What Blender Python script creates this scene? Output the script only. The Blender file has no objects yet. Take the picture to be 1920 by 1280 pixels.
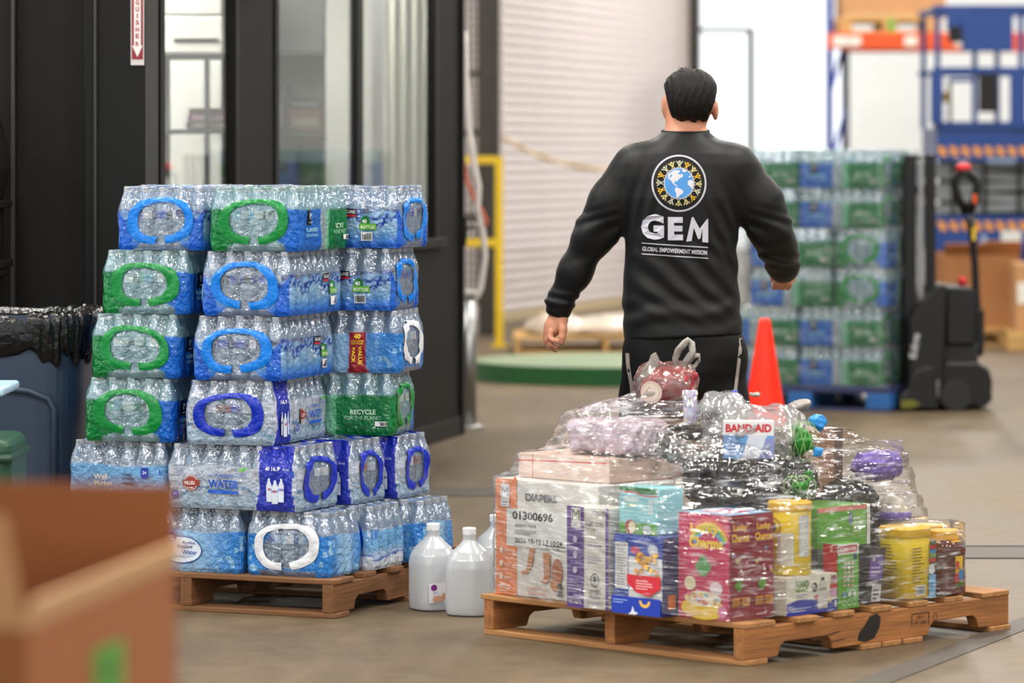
import bpy, math, random
import numpy as np
from mathutils import Vector, Matrix
from mathutils.bvhtree import BVHTree

random.seed(7); rng = np.random.default_rng(7)
SC = bpy.context.scene
COL = SC.collection
PI = math.pi

# ------------------------------------------------------------------ camera
CAMH, FPX, HOR = 1.45, 7200.0, 290.0
cam_d = bpy.data.cameras.new('camera'); cam = bpy.data.objects.new('camera', cam_d); COL.objects.link(cam)
cam.location = (0, 0, CAMH); cam.rotation_euler = (PI / 2, 0, 0)
cam_d.sensor_width = 36; cam_d.lens = FPX / 1920 * 36
cam_d.shift_y = -(640 - HOR) / 1920
cam_d.clip_start = .1; cam_d.clip_end = 300
cam_d.dof.use_dof = True; cam_d.dof.focus_distance = 12.35; cam_d.dof.aperture_fstop = 2.75
SC.camera = cam

# ------------------------------------------------------------------ world, exposure
w = bpy.data.worlds.new('overcast_sky'); SC.world = w; w.use_nodes = True
w.node_tree.nodes['Background'].inputs[0].default_value = (.93, .97, 1, 1)
w.node_tree.nodes['Background'].inputs[1].default_value = 2.0
vs = SC.view_settings
vs.view_transform = 'Standard'; vs.look = 'None'; vs.gamma = 1; vs.use_curve_mapping = False
vs.exposure = -.15
SC.cycles.transparent_max_bounces = 14
SC.cycles.max_bounces = 4; SC.cycles.diffuse_bounces = 2; SC.cycles.glossy_bounces = 2; SC.cycles.transmission_bounces = 2
SC.cycles.use_adaptive_sampling = True; SC.cycles.adaptive_threshold = .025; SC.cycles.adaptive_min_samples = 16
SC.cycles.use_light_tree = False
SC.cycles.caustics_reflective = False; SC.cycles.caustics_refractive = False
SC.cycles.sample_clamp_indirect = 4.0

def area(name, loc, sx, sy, power, col=(1, .96, .9), rot=(0, 0, 0), spread=PI):
    d = bpy.data.lights.new(name, 'AREA'); d.shape = 'RECTANGLE'; d.size = sx; d.size_y = sy; d.energy = power; d.color = col; d.spread = spread
    o = bpy.data.objects.new(name, d); COL.objects.link(o); o.location = loc; o.rotation_euler = rot
    return o
# high-bay lamps in rows under the warehouse roof; outer columns added for glints on the film
for yy, pw in ((5.5, 680), (12.5, 600), (20, 600), (28, 640), (36, 900)):
    for xx in (-6.4, -2.0, 3.2, 8.2):
        area('high_bay_lamp', (xx, yy, 6.7), .55, 2.6, pw * .6)
area('unseen_office_lamp', (-.95, 19.1, 2.75), .5, .8, 55, (1, 1, .97))  # extra lamp, added to brighten the middle and right panes and the curtain
area('unseen_office_lamp', (-2.0, 17.0, 2.75), 1.0, 2.6, 230, (1, 1, .97))

# ------------------------------------------------------------------ helpers
def C(r, g=None, b=None):
    if g is None: r, g, b = r
    f = lambda c: (c / 12.92 if c <= .04045 else ((c + .055) / 1.055) ** 2.4)
    return (f(r / 255), f(g / 255), f(b / 255))

def at(px, py, d):
    return Vector(((px - 960) * d / FPX, d, CAMH - (py - HOR) * d / FPX))

def nodes_of(name):
    m = bpy.data.materials.new(name); m.use_nodes = True
    nt = m.node_tree
    for n in list(nt.nodes): nt.nodes.remove(n)
    out = nt.nodes.new('ShaderNodeOutputMaterial')
    return m, nt, out

def N(nt, kind, **kw):
    n = nt.nodes.new('ShaderNode' + kind)
    for k, v in kw.items():
        if k in n.inputs.keys(): n.inputs[k].default_value = v
        else: setattr(n, k, v)
    return n

def mat(name, rgb, rough=.5, metal=0, spec=.5, var=.0, vscale=6, bump=0, bscale=60, stretch=(1, 1, 1), coat=0, emit=0, sheen=0, rvar=0, sss=0):
    """procedural material: base colour broken up by stretched noise, optional relief"""
    m, nt, out = nodes_of(name)
    lin = C(rgb)
    p = N(nt, 'BsdfPrincipled', Roughness=rough, Metallic=metal)
    p.inputs['Specular IOR Level'].default_value = spec
    p.inputs['Coat Weight'].default_value = coat
    p.inputs['Sheen Weight'].default_value = sheen
    if sss:
        p.inputs['Subsurface Weight'].default_value = sss; p.inputs['Subsurface Radius'].default_value = (.01, .004, .002)
    p.inputs['Base Color'].default_value = (*lin, 1)
    if emit:
        p.inputs['Emission Color'].default_value = (*lin, 1); p.inputs['Emission Strength'].default_value = emit
    tc = N(nt, 'TexCoord'); mp = N(nt, 'Mapping'); mp.inputs['Scale'].default_value = stretch
    nt.links.new(tc.outputs['Object'], mp.inputs[0])
    if var or rvar:
        no = N(nt, 'TexNoise', Scale=vscale, Detail=5.0, Roughness=.6)
        nt.links.new(mp.outputs[0], no.inputs['Vector'])
        if var:
            r = N(nt, 'ValToRGB')
            r.color_ramp.elements[0].position = .25; r.color_ramp.elements[1].position = .75
            r.color_ramp.elements[0].color = (*[c * (1 - var) for c in lin], 1)
            r.color_ramp.elements[1].color = (*[min(1, c * (1 + var)) for c in lin], 1)
            nt.links.new(no.outputs[0], r.inputs[0]); nt.links.new(r.outputs[0], p.inputs['Base Color'])
        if rvar:
            mr = N(nt, 'MapRange'); mr.inputs[1].default_value = .3; mr.inputs[2].default_value = .7
            mr.inputs[3].default_value = max(.02, rough - rvar); mr.inputs[4].default_value = min(1, rough + rvar)
            nt.links.new(no.outputs[0], mr.inputs[0]); nt.links.new(mr.outputs[0], p.inputs['Roughness'])
    if bump:
        nb = N(nt, 'TexNoise', Scale=bscale, Detail=4.0); nt.links.new(mp.outputs[0], nb.inputs['Vector'])
        b = N(nt, 'Bump', Strength=bump, Distance=.01); nt.links.new(nb.outputs[0], b.inputs['Height'])
        nt.links.new(b.outputs[0], p.inputs['Normal'])
    nt.links.new(p.outputs[0], out.inputs[0])
    return m

def clear_mat(name, tint, body, fac, rough=.08, trl=0.0, gloss=.1, bump=0, bscale=40, stretch=(1, 1, 1), streak=0, sscale=20, attr=False, facing=.35, slo=.5):
    """see-through plastic: transparent mixed with a pale body and a reflecting coat"""
    m, nt, out = nodes_of(name)
    L = nt.links.new
    tr = N(nt, 'BsdfTransparent'); tr.inputs[0].default_value = (*tint, 1)
    p = N(nt, 'BsdfPrincipled', Roughness=rough); p.inputs['Base Color'].default_value = (*body, 1)
    gl = N(nt, 'BsdfGlossy', Roughness=rough); gl.inputs[0].default_value = (1, 1, 1, 1)
    tc = N(nt, 'TexCoord'); mp = N(nt, 'Mapping'); mp.inputs['Scale'].default_value = stretch
    L(tc.outputs['Object'], mp.inputs[0])
    if bump:
        nb = N(nt, 'TexNoise', Scale=bscale, Detail=1.0); L(mp.outputs[0], nb.inputs['Vector'])
        b = N(nt, 'Bump', Strength=bump, Distance=.012); L(nb.outputs[0], b.inputs['Height'])
        L(b.outputs[0], gl.inputs['Normal']); L(b.outputs[0], p.inputs['Normal'])
    mix1 = N(nt, 'MixShader'); mix1.inputs[0].default_value = fac
    pb = p
    if trl:
        tlb = N(nt, 'BsdfTranslucent'); tlb.inputs[0].default_value = (*body, 1); pb = N(nt, 'MixShader'); pb.inputs[0].default_value = trl; L(p.outputs[0], pb.inputs[1]); L(tlb.outputs[0], pb.inputs[2])
    L(tr.outputs[0], mix1.inputs[1]); L(pb.outputs[0], mix1.inputs[2])
    if streak:
        ns = N(nt, 'TexNoise', Scale=sscale, Detail=2.0, Roughness=.65); L(mp.outputs[0], ns.inputs['Vector'])
        mr = N(nt, 'MapRange'); mr.inputs[1].default_value = slo; mr.inputs[2].default_value = .74; mr.inputs[3].default_value = fac; mr.inputs[4].default_value = streak
        L(ns.outputs[0], mr.inputs[0]); L(mr.outputs[0], mix1.inputs[0])
    lw = N(nt, 'LayerWeight', Blend=facing)
    ma = N(nt, 'Math', operation='MULTIPLY_ADD'); ma.inputs[1].default_value = .55; ma.inputs[2].default_value = gloss; ma.use_clamp = True
    L(lw.outputs['Fresnel'], ma.inputs[0])
    mix2 = N(nt, 'MixShader'); L(ma.outputs[0], mix2.inputs[0]); L(mix1.outputs[0], mix2.inputs[1]); L(gl.outputs[0], mix2.inputs[2])
    last = mix2
    if attr:
        a = N(nt, 'Attribute', attribute_name='ink')
        pr = N(nt, 'BsdfPrincipled', Roughness=.16); L(a.outputs['Color'], pr.inputs['Base Color'])
        tl = N(nt, 'BsdfTranslucent'); L(a.outputs['Color'], tl.inputs[0])
        if bump: L(b.outputs[0], pr.inputs['Normal'])
        mm = N(nt, 'MixShader'); mm.inputs[0].default_value = .25; L(pr.outputs[0], mm.inputs[1]); L(tl.outputs[0], mm.inputs[2])
        mix3 = N(nt, 'MixShader'); L(a.outputs['Alpha'], mix3.inputs[0]); L(mix2.outputs[0], mix3.inputs[1]); L(mm.outputs[0], mix3.inputs[2])
        last = mix3
    L(last.outputs[0], out.inputs[0])
    return m

def ink_mat(name, rough=.35):
    m, nt, out = nodes_of(name)
    p = N(nt, 'BsdfPrincipled', Roughness=rough); a = N(nt, 'Attribute', attribute_name='ink')
    nt.links.new(a.outputs['Color'], p.inputs['Base Color']); nt.links.new(p.outputs[0], out.inputs[0])
    return m
INK = ink_mat('printed_ink')
INK_MATT = ink_mat('screen_print', .6)

def tag(o, label=None, cat=None, group=None, kind=None):
    if label: o['label'] = label
    if cat: o['category'] = cat
    if group: o['group'] = group
    if kind: o['kind'] = kind
    return o

def empty(name, loc=(0, 0, 0), rz=0, label=None, cat=None, group=None, parent=None):
    o = bpy.data.objects.new(name, None); o.empty_display_size = .1; COL.objects.link(o)
    o.location = loc; o.rotation_euler = (0, 0, rz); o.parent = parent
    return tag(o, label, cat, group)

def inst(name, me, parent=None, loc=(0, 0, 0), rot=(0, 0, 0), scale=(1, 1, 1)):
    o = bpy.data.objects.new(name, me); COL.objects.link(o); o.parent = parent
    o.location = loc; o.rotation_euler = rot; o.scale = scale
    return o

def mesh(name, vs, fs, mats, fm=None, smooth=False, ink=None):
    me = bpy.data.meshes.new(name)
    me.from_pydata([tuple(map(float, v)) for v in vs] if not isinstance(vs, np.ndarray) else vs.tolist(), [], fs if not isinstance(fs, np.ndarray) else fs.tolist())
    for m in (mats if isinstance(mats, (list, tuple)) else [mats]): me.materials.append(m)
    if fm is not None and len(fm) == len(me.polygons): me.polygons.foreach_set('material_index', np.asarray(fm, dtype=np.int32))
    if smooth: me.polygons.foreach_set('use_smooth', np.ones(len(me.polygons), dtype=bool))
    if ink is not None:
        a = me.color_attributes.new('ink', 'FLOAT_COLOR', 'POINT')
        a.data.foreach_set('color', np.asarray(ink, dtype=np.float32).ravel())
    me.update()
    return me

class MB:
    def __init__(s): s.v = []; s.f = []; s.m = []
    def add(s, vs, fs, m=0, M=None):
        b = len(s.v)
        for v in vs:
            s.v.append(tuple(M @ Vector(v)) if M is not None else tuple(v))
        for f in fs: s.f.append(tuple(b + i for i in f)); s.m.append(m)
        return s
    def box(s, x0, x1, y0, y1, z0, z1, m=0, M=None):
        return s.add([(x0, y0, z0), (x1, y0, z0), (x1, y1, z0), (x0, y1, z0), (x0, y0, z1), (x1, y0, z1), (x1, y1, z1), (x0, y1, z1)],
              [(0, 3, 2, 1), (4, 5, 6, 7), (0, 1, 5, 4), (1, 2, 6, 5), (2, 3, 7, 6), (3, 0, 4, 7)], m, M)
    def tube(s, pts, r, n=8, m=0, flat=1.0):
        pts = [Vector(p) for p in pts]; rs = r if isinstance(r, (list, tuple)) else [r] * len(pts)
        vs = []; fs = []
        up = Vector((0, 0, 1)); prev = None
        for i, p in enumerate(pts):
            t = (pts[min(i + 1, len(pts) - 1)] - pts[max(i - 1, 0)]).normalized()
            if prev is None:
                a = t.cross(up) if abs(t.z) < .95 else t.cross(Vector((1, 0, 0)))
            else: a = prev - t * prev.dot(t)
            a.normalize(); prev = a; b = t.cross(a)
            for k in range(n):
                q = 2 * PI * k / n; vs.append(p + (a * math.cos(q) + b * math.sin(q) * flat) * rs[i])
        for i in range(len(pts) - 1):
            for k in range(n):
                k2 = (k + 1) % n; fs.append((i * n + k, i * n + k2, (i + 1) * n + k2, (i + 1) * n + k))
        fs.append(tuple(range(n - 1, -1, -1))); fs.append(tuple((len(pts) - 1) * n + k for k in range(n)))
        return s.add(vs, fs, m)
    def lathe(s, prof, n=16, m=0, c=(0, 0, 0), M=None, sq=1.0, sx=1, sy=1):
        vs = []; fs = []
        for r, z in prof:
            for k in range(n):
                q = 2 * PI * k / n; cx, sy_ = math.cos(q), math.sin(q)
                if sq != 1.0:
                    e = 2 / sq; cx = math.copysign(abs(cx) ** e, cx); sy_ = math.copysign(abs(sy_) ** e, sy_)
                vs.append((c[0] + r * cx * sx, c[1] + r * sy_ * sy, c[2] + z))
        for i in range(len(prof) - 1):
            for k in range(n):
                k2 = (k + 1) % n; fs.append((i * n + k, i * n + k2, (i + 1) * n + k2, (i + 1) * n + k))
        if prof[0][0] > 1e-5: fs.append(tuple(range(n - 1, -1, -1)))
        if prof[-1][0] > 1e-5: fs.append(tuple((len(prof) - 1) * n + k for k in range(n)))
        return s.add(vs, fs, m, M)
    def prism(s, poly, a0, a1, axis='y', m=0, M=None):
        """extrude a 2D outline: axis y -> outline in xz; x -> yz; z -> xy"""
        def p3(u, v, t): return {'y': (u, t, v), 'x': (t, u, v), 'z': (u, v, t)}[axis]
        n = len(poly); vs = [p3(u, v, a0) for u, v in poly] + [p3(u, v, a1) for u, v in poly]
        fs = [tuple(range(n)), tuple(range(2 * n - 1, n - 1, -1))] + [(i, n + i, n + (i + 1) % n, (i + 1) % n) for i in range(n)]
        return s.add(vs, fs, m, M)
    def me(s, name, mats, smooth=False): 
        return mesh(name, s.v, s.f, mats, s.m, smooth)
    def build(s, name, mats, parent=None, loc=(0, 0, 0), rz=0, smooth=False, bevel=0, seg=2):
        o = inst(name, s.me(name, mats, smooth), parent, loc, (0, 0, rz))
        if bevel:
            b = o.modifiers.new('bevel', 'BEVEL'); b.width = bevel; b.segments = seg; b.limit_method = 'ANGLE'; b.angle_limit = .6
        return o

def struct(o): o['kind'] = 'structure'; return o

# ---- lettering and flat print
_tx = {}
def text2d(s, bold=0.0):
    k = (s, bold)
    if k not in _tx:
        cu = bpy.data.curves.new('lettering', 'FONT'); cu.body = s; cu.size = 1; cu.resolution_u = 3; cu.offset = bold
        ob = bpy.data.objects.new('lettering', cu)
        me = bpy.data.meshes.new_from_object(ob)
        v = np.array([(p.co.x, p.co.y) for p in me.vertices]) if len(me.vertices) else np.zeros((0, 2))
        f = [tuple(p.vertices) for p in me.polygons]
        bpy.data.meshes.remove(me); bpy.data.objects.remove(ob); bpy.data.curves.remove(cu)
        _tx[k] = (v, f)
    return _tx[k]

class Art:
    """flat print laid out in metres (u right, v up) on one face of a thing"""
    def __init__(s): s.v = []; s.f = []; s.c = []; s.l = 0
    def raw(s, vs, fs, col):
        b = len(s.v); c = C(col); s.l += 1
        for u, v in vs: s.v.append((u, v, s.l)); s.c.append((*c, 1))
        for f in fs: s.f.append(tuple(b + i for i in f))
        return s
    def rect(s, u0, v0, u1, v1, col, nu=1, nv=1):
        vs = [(u0 + (u1 - u0) * i / nu, v0 + (v1 - v0) * j / nv) for j in range(nv + 1) for i in range(nu + 1)]
        fs = [(j * (nu + 1) + i, j * (nu + 1) + i + 1, (j + 1) * (nu + 1) + i + 1, (j + 1) * (nu + 1) + i) for j in range(nv) for i in range(nu)]
        return s.raw(vs, fs, col)
    def poly(s, pts, col): return s.raw(pts, [tuple(range(len(pts)))], col)
    def ell(s, u, v, ru, rv, col, n=20, rot=0):
        cs, sn = math.cos(rot), math.sin(rot)
        ps = [(ru * math.cos(2 * PI * k / n), rv * math.sin(2 * PI * k / n)) for k in range(n)]
        vs = [(u, v)]; fs = [(0, 1 + k, 1 + (k + 1) % n) for k in range(n)]; m = 1 if max(ru, rv) < .012 else (2 if max(ru, rv) < .03 else 4)
        for j in range(m):
            t = (j + 1) / m; vs += [(u + (a * cs - b * sn) * t, v + (a * sn + b * cs) * t) for a, b in ps]
            if j: fs += [(1 + (j - 1) * n + k, 1 + j * n + k, 1 + j * n + (k + 1) % n, 1 + (j - 1) * n + (k + 1) % n) for k in range(n)]
        return s.raw(vs, fs, col)
    def ring(s, u, v, ru, rv, t, col, n=32, a0=0, a1=2 * PI):
        vs = []; 
        for k in range(n + 1):
            q = a0 + (a1 - a0) * k / n
            vs += [(u + ru * math.cos(q), v + rv * math.sin(q)), (u + (ru - t) * math.cos(q), v + (rv - t) * math.sin(q))]
        return s.raw(vs, [(2 * k, 2 * k + 2, 2 * k + 3, 2 * k + 1) for k in range(n)], col)
    def line(s, pts, t, col):
        for (u0, v0), (u1, v1) in zip(pts, pts[1:]):
            dx, dy = u1 - u0, v1 - v0; L = math.hypot(dx, dy) or 1; nx, ny = -dy / L * t / 2, dx / L * t / 2
            s.raw([(u0 + nx, v0 + ny), (u0 - nx, v0 - ny), (u1 - nx, v1 - ny), (u1 + nx, v1 + ny)], [(0, 1, 2, 3)], col); s.l -= 1
        s.l += 1; return s
    def text(s, t, u, v, h, col, w=None, bold=.012, rot=0, al='c'):
        vv, ff = text2d(t, bold)
        if not len(vv): return s
        lo, hi = vv.min(0), vv.max(0); sz = hi - lo
        ky = h / sz[1]; kx = (w / sz[0]) if w else ky
        q = (vv - lo) * (kx, ky)
        q -= ({'c': sz[0] * kx / 2, 'l': 0, 'r': sz[0] * kx}[al], h / 2)
        cs, sn = math.cos(rot), math.sin(rot)
        return s.raw([(u + a * cs - b * sn, v + a * sn + b * cs) for a, b in q], ff, col)
    def lines(s, u0, v0, u1, v1, n, col, seed=1, t=.4):
        r = random.Random(seed); dv = (v1 - v0) / n
        for k in range(n):
            s.rect(u0, v0 + k * dv, u0 + (u1 - u0) * r.uniform(.6, 1), v0 + k * dv + dv * t, col); s.l -= 1
        s.l += 1; return s
    def bars(s, u0, v0, u1, v1, seed=1):
        s.rect(u0, v0, u1, v1, (240, 240, 240)); r = random.Random(seed); u = u0 + (u1 - u0) * .08
        while u < u1 - (u1 - u0) * .1:
            wd = (u1 - u0) * r.choice((.03, .05, .08)); s.rect(u, v0 + (v1 - v0) * .12, u + wd, v1 - (v1 - v0) * .1, (25, 25, 25)); s.l -= 1
            u += wd + (u1 - u0) * r.choice((.03, .05))
        s.l += 1; return s
    def build(s, name, fn, parent, m=None, e0=.0007, de=.00022):
        if not s.v: return None
        return inst(name, mesh(name, [fn(u, v, e0 + de * l) for u, v, l in s.v], s.f, m or INK, ink=s.c), parent)

# ---- organic shapes: a distance field turned into one continuous surface
def surface_nets(F, lo, h):
    S = F < 0
    cnt = np.zeros([n - 1 for n in F.shape], np.int8)
    cor = [(i, j, k) for i in (0, 1) for j in (0, 1) for k in (0, 1)]
    sl = lambda c: tuple(slice(c[a], F.shape[a] - 1 + c[a]) for a in range(3))
    for c in cor: cnt += S[sl(c)]
    act = (cnt > 0) & (cnt < 8)
    ci = np.argwhere(act); idx = np.full(act.shape, -1, np.int64); idx[act] = np.arange(len(ci))
    V = {c: F[ci[:, 0] + c[0], ci[:, 1] + c[1], ci[:, 2] + c[2]] for c in cor}
    acc = np.zeros((len(ci), 3)); num = np.zeros(len(ci))
    for a in cor:
        for ax in range(3):
            if a[ax]: continue
            b = list(a); b[ax] = 1; b = tuple(b)
            va, vb = V[a], V[b]; m = (va < 0) != (vb < 0)
            t = np.where(m, va / np.where(m, va - vb, 1), 0)
            p = np.array(a, float)[None] + t[:, None] * (np.array(b) - np.array(a))[None]
            acc += p * m[:, None]; num += m
    verts = np.asarray(lo) + h * (ci + acc / num[:, None])
    quads = []
    for ax in range(3):
        s0 = [slice(None)] * 3; s1 = [slice(None)] * 3
        s0[ax] = slice(0, -1); s1[ax] = slice(1, None)
        A = S[tuple(s0)]; B = S[tuple(s1)]
        e = np.argwhere(A != B); o1, o2 = [a for a in range(3) if a != ax]
        ok = (e[:, o1] > 0) & (e[:, o2] > 0) & (e[:, o1] < F.shape[o1] - 1) & (e[:, o2] < F.shape[o2] - 1); e = e[ok]
        def cell(d1, d2):
            q = e.copy(); q[:, o1] -= d1; q[:, o2] -= d2; return idx[q[:, 0], q[:, 1], q[:, 2]]
        Q = np.stack([cell(1, 1), cell(0, 1), cell(0, 0), cell(1, 0)], 1)
        inside = A[e[:, 0], e[:, 1], e[:, 2]]
        if ax == 1: inside = ~inside
        Q[~inside] = Q[~inside][:, ::-1]
        quads.append(Q)
    return verts, np.concatenate(quads)

class SDF:
    def __init__(s, lo, hi, h):
        s.lo = np.array(lo, float); s.h = h
        s.n = np.ceil((np.array(hi) - s.lo) / h).astype(int) + 1
        s.F = np.full(s.n, 9.0, np.float32)
        s.ax = [s.lo[a] + h * np.arange(s.n[a]) for a in range(3)]
    def op(s, fn, lo, hi, k=.01, mode='u'):
        i0 = np.maximum(0, np.floor((np.array(lo) - k - 3 * s.h - s.lo) / s.h).astype(int)); i1 = np.minimum(s.n, np.ceil((np.array(hi) + k + 3 * s.h - s.lo) / s.h).astype(int) + 1)
        if (i1 <= i0).any(): return s
        sl = tuple(slice(i0[a], i1[a]) for a in range(3))
        x, y, z = np.meshgrid(*[s.ax[a][sl[a]] for a in range(3)], indexing='ij', sparse=True)
        d = fn(x, y, z); f = s.F[sl]
        if mode == 'u':
            hh = np.maximum(k - np.abs(f - d), 0) / k; s.F[sl] = np.minimum(f, d) - hh * hh * k / 4
        elif mode == 'sub': s.F[sl] = np.maximum(f, -d)
        elif mode == 'add': s.F[sl] = f + d
        return s
    def cap(s, a, b, r1, r2=None, k=.015):
        a = np.array(a, float); b = np.array(b, float); r2 = r1 if r2 is None else r2; ba = b - a; L = ba @ ba + 1e-12; R = max(r1, r2)
        def fn(x, y, z):
            t = np.clip(((x - a[0]) * ba[0] + (y - a[1]) * ba[1] + (z - a[2]) * ba[2]) / L, 0, 1)
            return np.sqrt((x - a[0] - t * ba[0]) ** 2 + (y - a[1] - t * ba[1]) ** 2 + (z - a[2] - t * ba[2]) ** 2) - (r1 + (r2 - r1) * t)
        return s.op(fn, np.minimum(a, b) - R, np.maximum(a, b) + R, k)
    def chain(s, pts, rs, k=.012):
        for i in range(len(pts) - 1): s.cap(pts[i], pts[i + 1], rs[i], rs[i + 1], k)
        return s
    def ell(s, c, r, k=.015, mode='u', p=2.0, rz=0):
        c = np.array(c, float); r = np.array(r, float); cs, sn = math.cos(rz), math.sin(rz)
        def fn(x, y, z):
            u = (x - c[0]) * cs + (y - c[1]) * sn; v = -(x - c[0]) * sn + (y - c[1]) * cs
            return ((np.abs(u / r[0]) ** p + np.abs(v / r[1]) ** p + np.abs((z - c[2]) / r[2]) ** p) ** (1 / p) - 1) * r.min()
        R = max(r[0], r[1]); return s.op(fn, c - (R, R, r[2]), c + (R, R, r[2]), k, mode)
    def loft(s, zs, xs, ys, ws, ds, k=.02, p=2.3):
        zs = np.array(zs); 
        def fn(x, y, z):
            w_ = np.interp(z, zs, ws); d_ = np.interp(z, zs, ds); xc = np.interp(z, zs, xs); yc = np.interp(z, zs, ys)
            q = (np.abs((x - xc) / w_) ** p + np.abs((y - yc) / d_) ** p) ** (1 / p) - 1
            return np.maximum(np.maximum(q * np.minimum(w_, d_), z - zs.max()), zs.min() - z)
        return s.op(fn, (min(xs) - max(ws), min(ys) - max(ds), zs.min()), (max(xs) + max(ws), max(ys) + max(ds), zs.max()), k)
    def below(s, zc):   # keep what lies under zc
        s.F = np.maximum(s.F, (s.ax[2] - zc)[None, None, :].astype(np.float32)); return s
    def above(s, zc):
        s.F = np.maximum(s.F, (zc - s.ax[2])[None, None, :].astype(np.float32)); return s
    def warp(s, fn):    # add relief
        x, y, z = np.meshgrid(*s.ax, indexing='ij', sparse=True); s.F = (s.F + fn(x, y, z)).astype(np.float32); return s
    def data(s): return surface_nets(s.F, s.lo, s.h)
    def build(s, name, m, parent=None, loc=(0, 0, 0), rz=0):
        v, f = s.data(); return inst(name, mesh(name, v, f, m, smooth=True), parent, loc, (0, 0, rz))

def crumple(seed, sc, amp, n=5, ridge=True):
    r = np.random.default_rng(seed); W = r.normal(size=(n, 3)) * sc; ph = r.uniform(0, 6.28, n)
    def fn(x, y, z):
        t = 0
        for i in range(n):
            q = np.sin(W[i, 0] * x + W[i, 1] * y + W[i, 2] * z + ph[i] + 1.3 * np.sin(W[i - 1, 2] * x * .6 + W[i - 1, 0] * z * .6))
            t = t + (np.abs(q) if ridge else q)
        return amp * t / n
    return fn
# ------------------------------------------------------------------ setting
def concrete():
    m, nt, out = nodes_of('polished_concrete'); L = nt.links.new
    p = N(nt, 'BsdfPrincipled', Roughness=.5); p.inputs['Specular IOR Level'].default_value = .22
    tc = N(nt, 'TexCoord')
    n1 = N(nt, 'TexNoise', Scale=1.1, Detail=6.0, Roughness=.65); n2 = N(nt, 'TexNoise', Scale=9.0, Detail=6.0, Roughness=.7)
    mp = N(nt, 'Mapping'); mp.inputs['Scale'].default_value = (1.2, .35, 1); mp.inputs['Rotation'].default_value = (0, 0, .5)
    L(tc.outputs['Object'], mp.inputs[0]); L(mp.outputs[0], n1.inputs['Vector']); L(tc.outputs['Object'], n2.inputs['Vector'])
    r1 = N(nt, 'ValToRGB'); e = r1.color_ramp.elements
    e[0].position = .3; e[0].color = (*C(84, 71, 55), 1); e[1].position = .72; e[1].color = (*C(122, 106, 83), 1)
    x = r1.color_ramp.elements.new(.5); x.color = (*C(102, 88, 69), 1)
    L(n1.outputs[0], r1.inputs[0])
    mx = N(nt, 'Mix', data_type='RGBA', blend_type='MULTIPLY'); mx.inputs[0].default_value = .55
    r2 = N(nt, 'ValToRGB'); r2.color_ramp.elements[0].position = .32; r2.color_ramp.elements[0].color = (.6, .58, .55, 1); r2.color_ramp.elements[1].position = .6; r2.color_ramp.elements[1].color = (1, 1, 1, 1)
    L(n2.outputs[0], r2.inputs[0]); L(r1.outputs[0], mx.inputs[6]); L(r2.outputs[0], mx.inputs[7]); L(mx.outputs[2], p.inputs['Base Color'])
    mr = N(nt, 'MapRange'); mr.inputs[1].default_value = .3; mr.inputs[2].default_value = .7; mr.inputs[3].default_value = .4; mr.inputs[4].default_value = .62
    L(n1.outputs[0], mr.inputs[0]); L(mr.outputs[0], p.inputs['Roughness'])
    b = N(nt, 'Bump', Strength=.06, Distance=.01); L(n2.outputs[0], b.inputs['Height']); L(b.outputs[0], p.inputs['Normal'])
    L(p.outputs[0], out.inputs[0]); return m
CONC = concrete()
BLACK = mat('black_painted_wall', (21, 20, 18.5), .6, spec=.2, var=.12, vscale=3, bump=.05, bscale=120)
BLACKF = mat('black_satin_frame', (14, 13.5, 13), .45, spec=.22, var=.05)
WHITE = mat('white_paint', (226, 224, 216), .6, var=.03)
WALLW = mat('white_wall_panel', (214, 216, 214), .7, var=.04)
CEIL = mat('ceiling_paint', (205, 203, 198), .9)
DARKJ = mat('joint_filler', (66, 58, 48), .6, var=.15, vscale=12)
DARKL = mat('joint_edge', (44, 38, 32), .7, var=.15, vscale=12)
GLASS = clear_mat('window_glass', (.96, .97, .96), (.8, .8, .8), .0, rough=.01, gloss=.02, facing=.25)
STEEL = mat('brushed_steel', (150, 150, 148), .32, metal=.9, var=.08, vscale=20, stretch=(1, 1, .1))
DKSTEEL = mat('dark_steel', (62, 58, 54), .5, metal=.4, var=.2, vscale=14)
YEL = mat('safety_yellow', (226, 190, 20), .45, var=.08)
ORA = mat('beam_orange', (228, 84, 26), .45, var=.08)
RBLUE = mat('rack_blue', (48, 70, 160), .45, var=.1)
NAVY = mat('dark_rack_blue', (42, 50, 88), .5, var=.1)
LBLUE = mat('lift_blue', (6, 54, 122), .38, var=.1)
BLK = mat('black_plastic', (20, 20, 21), .45, spec=.3, var=.12, vscale=15)
BLKM = mat('black_rubber', (20, 20, 20), .6)
RED = mat('red_plastic', (200, 25, 35), .35)
CARD = mat('cardboard', (172, 118, 74), .85, var=.08, vscale=5, bump=.05, bscale=90)
CARDL = mat('cardboard_light', (196, 146, 100), .85, var=.06, vscale=7)
CARDE = mat('cardboard_cut_edge', (208, 164, 120), .9, var=.15, vscale=60)
GREYP = mat('grey_panel', (186, 188, 184), .6, var=.05)
SHELFM = mat('charcoal_metal_shelf', (70, 72, 74), .45)
def wood(name, rgb, ax, var=.42):
    st = [1.2, 1.2, 1.2]; st = [14 if i != ax else .9 for i in range(3)]
    return mat(name, rgb, .75, var=var, vscale=2.6, bump=.25, bscale=9, stretch=st)
WOODX = wood('pallet_wood_board', (162, 114, 68), 0); WOODY = wood('pallet_wood_stringer', (152, 98, 52), 1)
WOODXD = wood('weathered_board', (122, 82, 48), 0); WOODYD = wood('weathered_stringer', (116, 76, 42), 1)
WOODL = wood('pale_pallet_wood', (202, 160, 98), 0)

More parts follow.
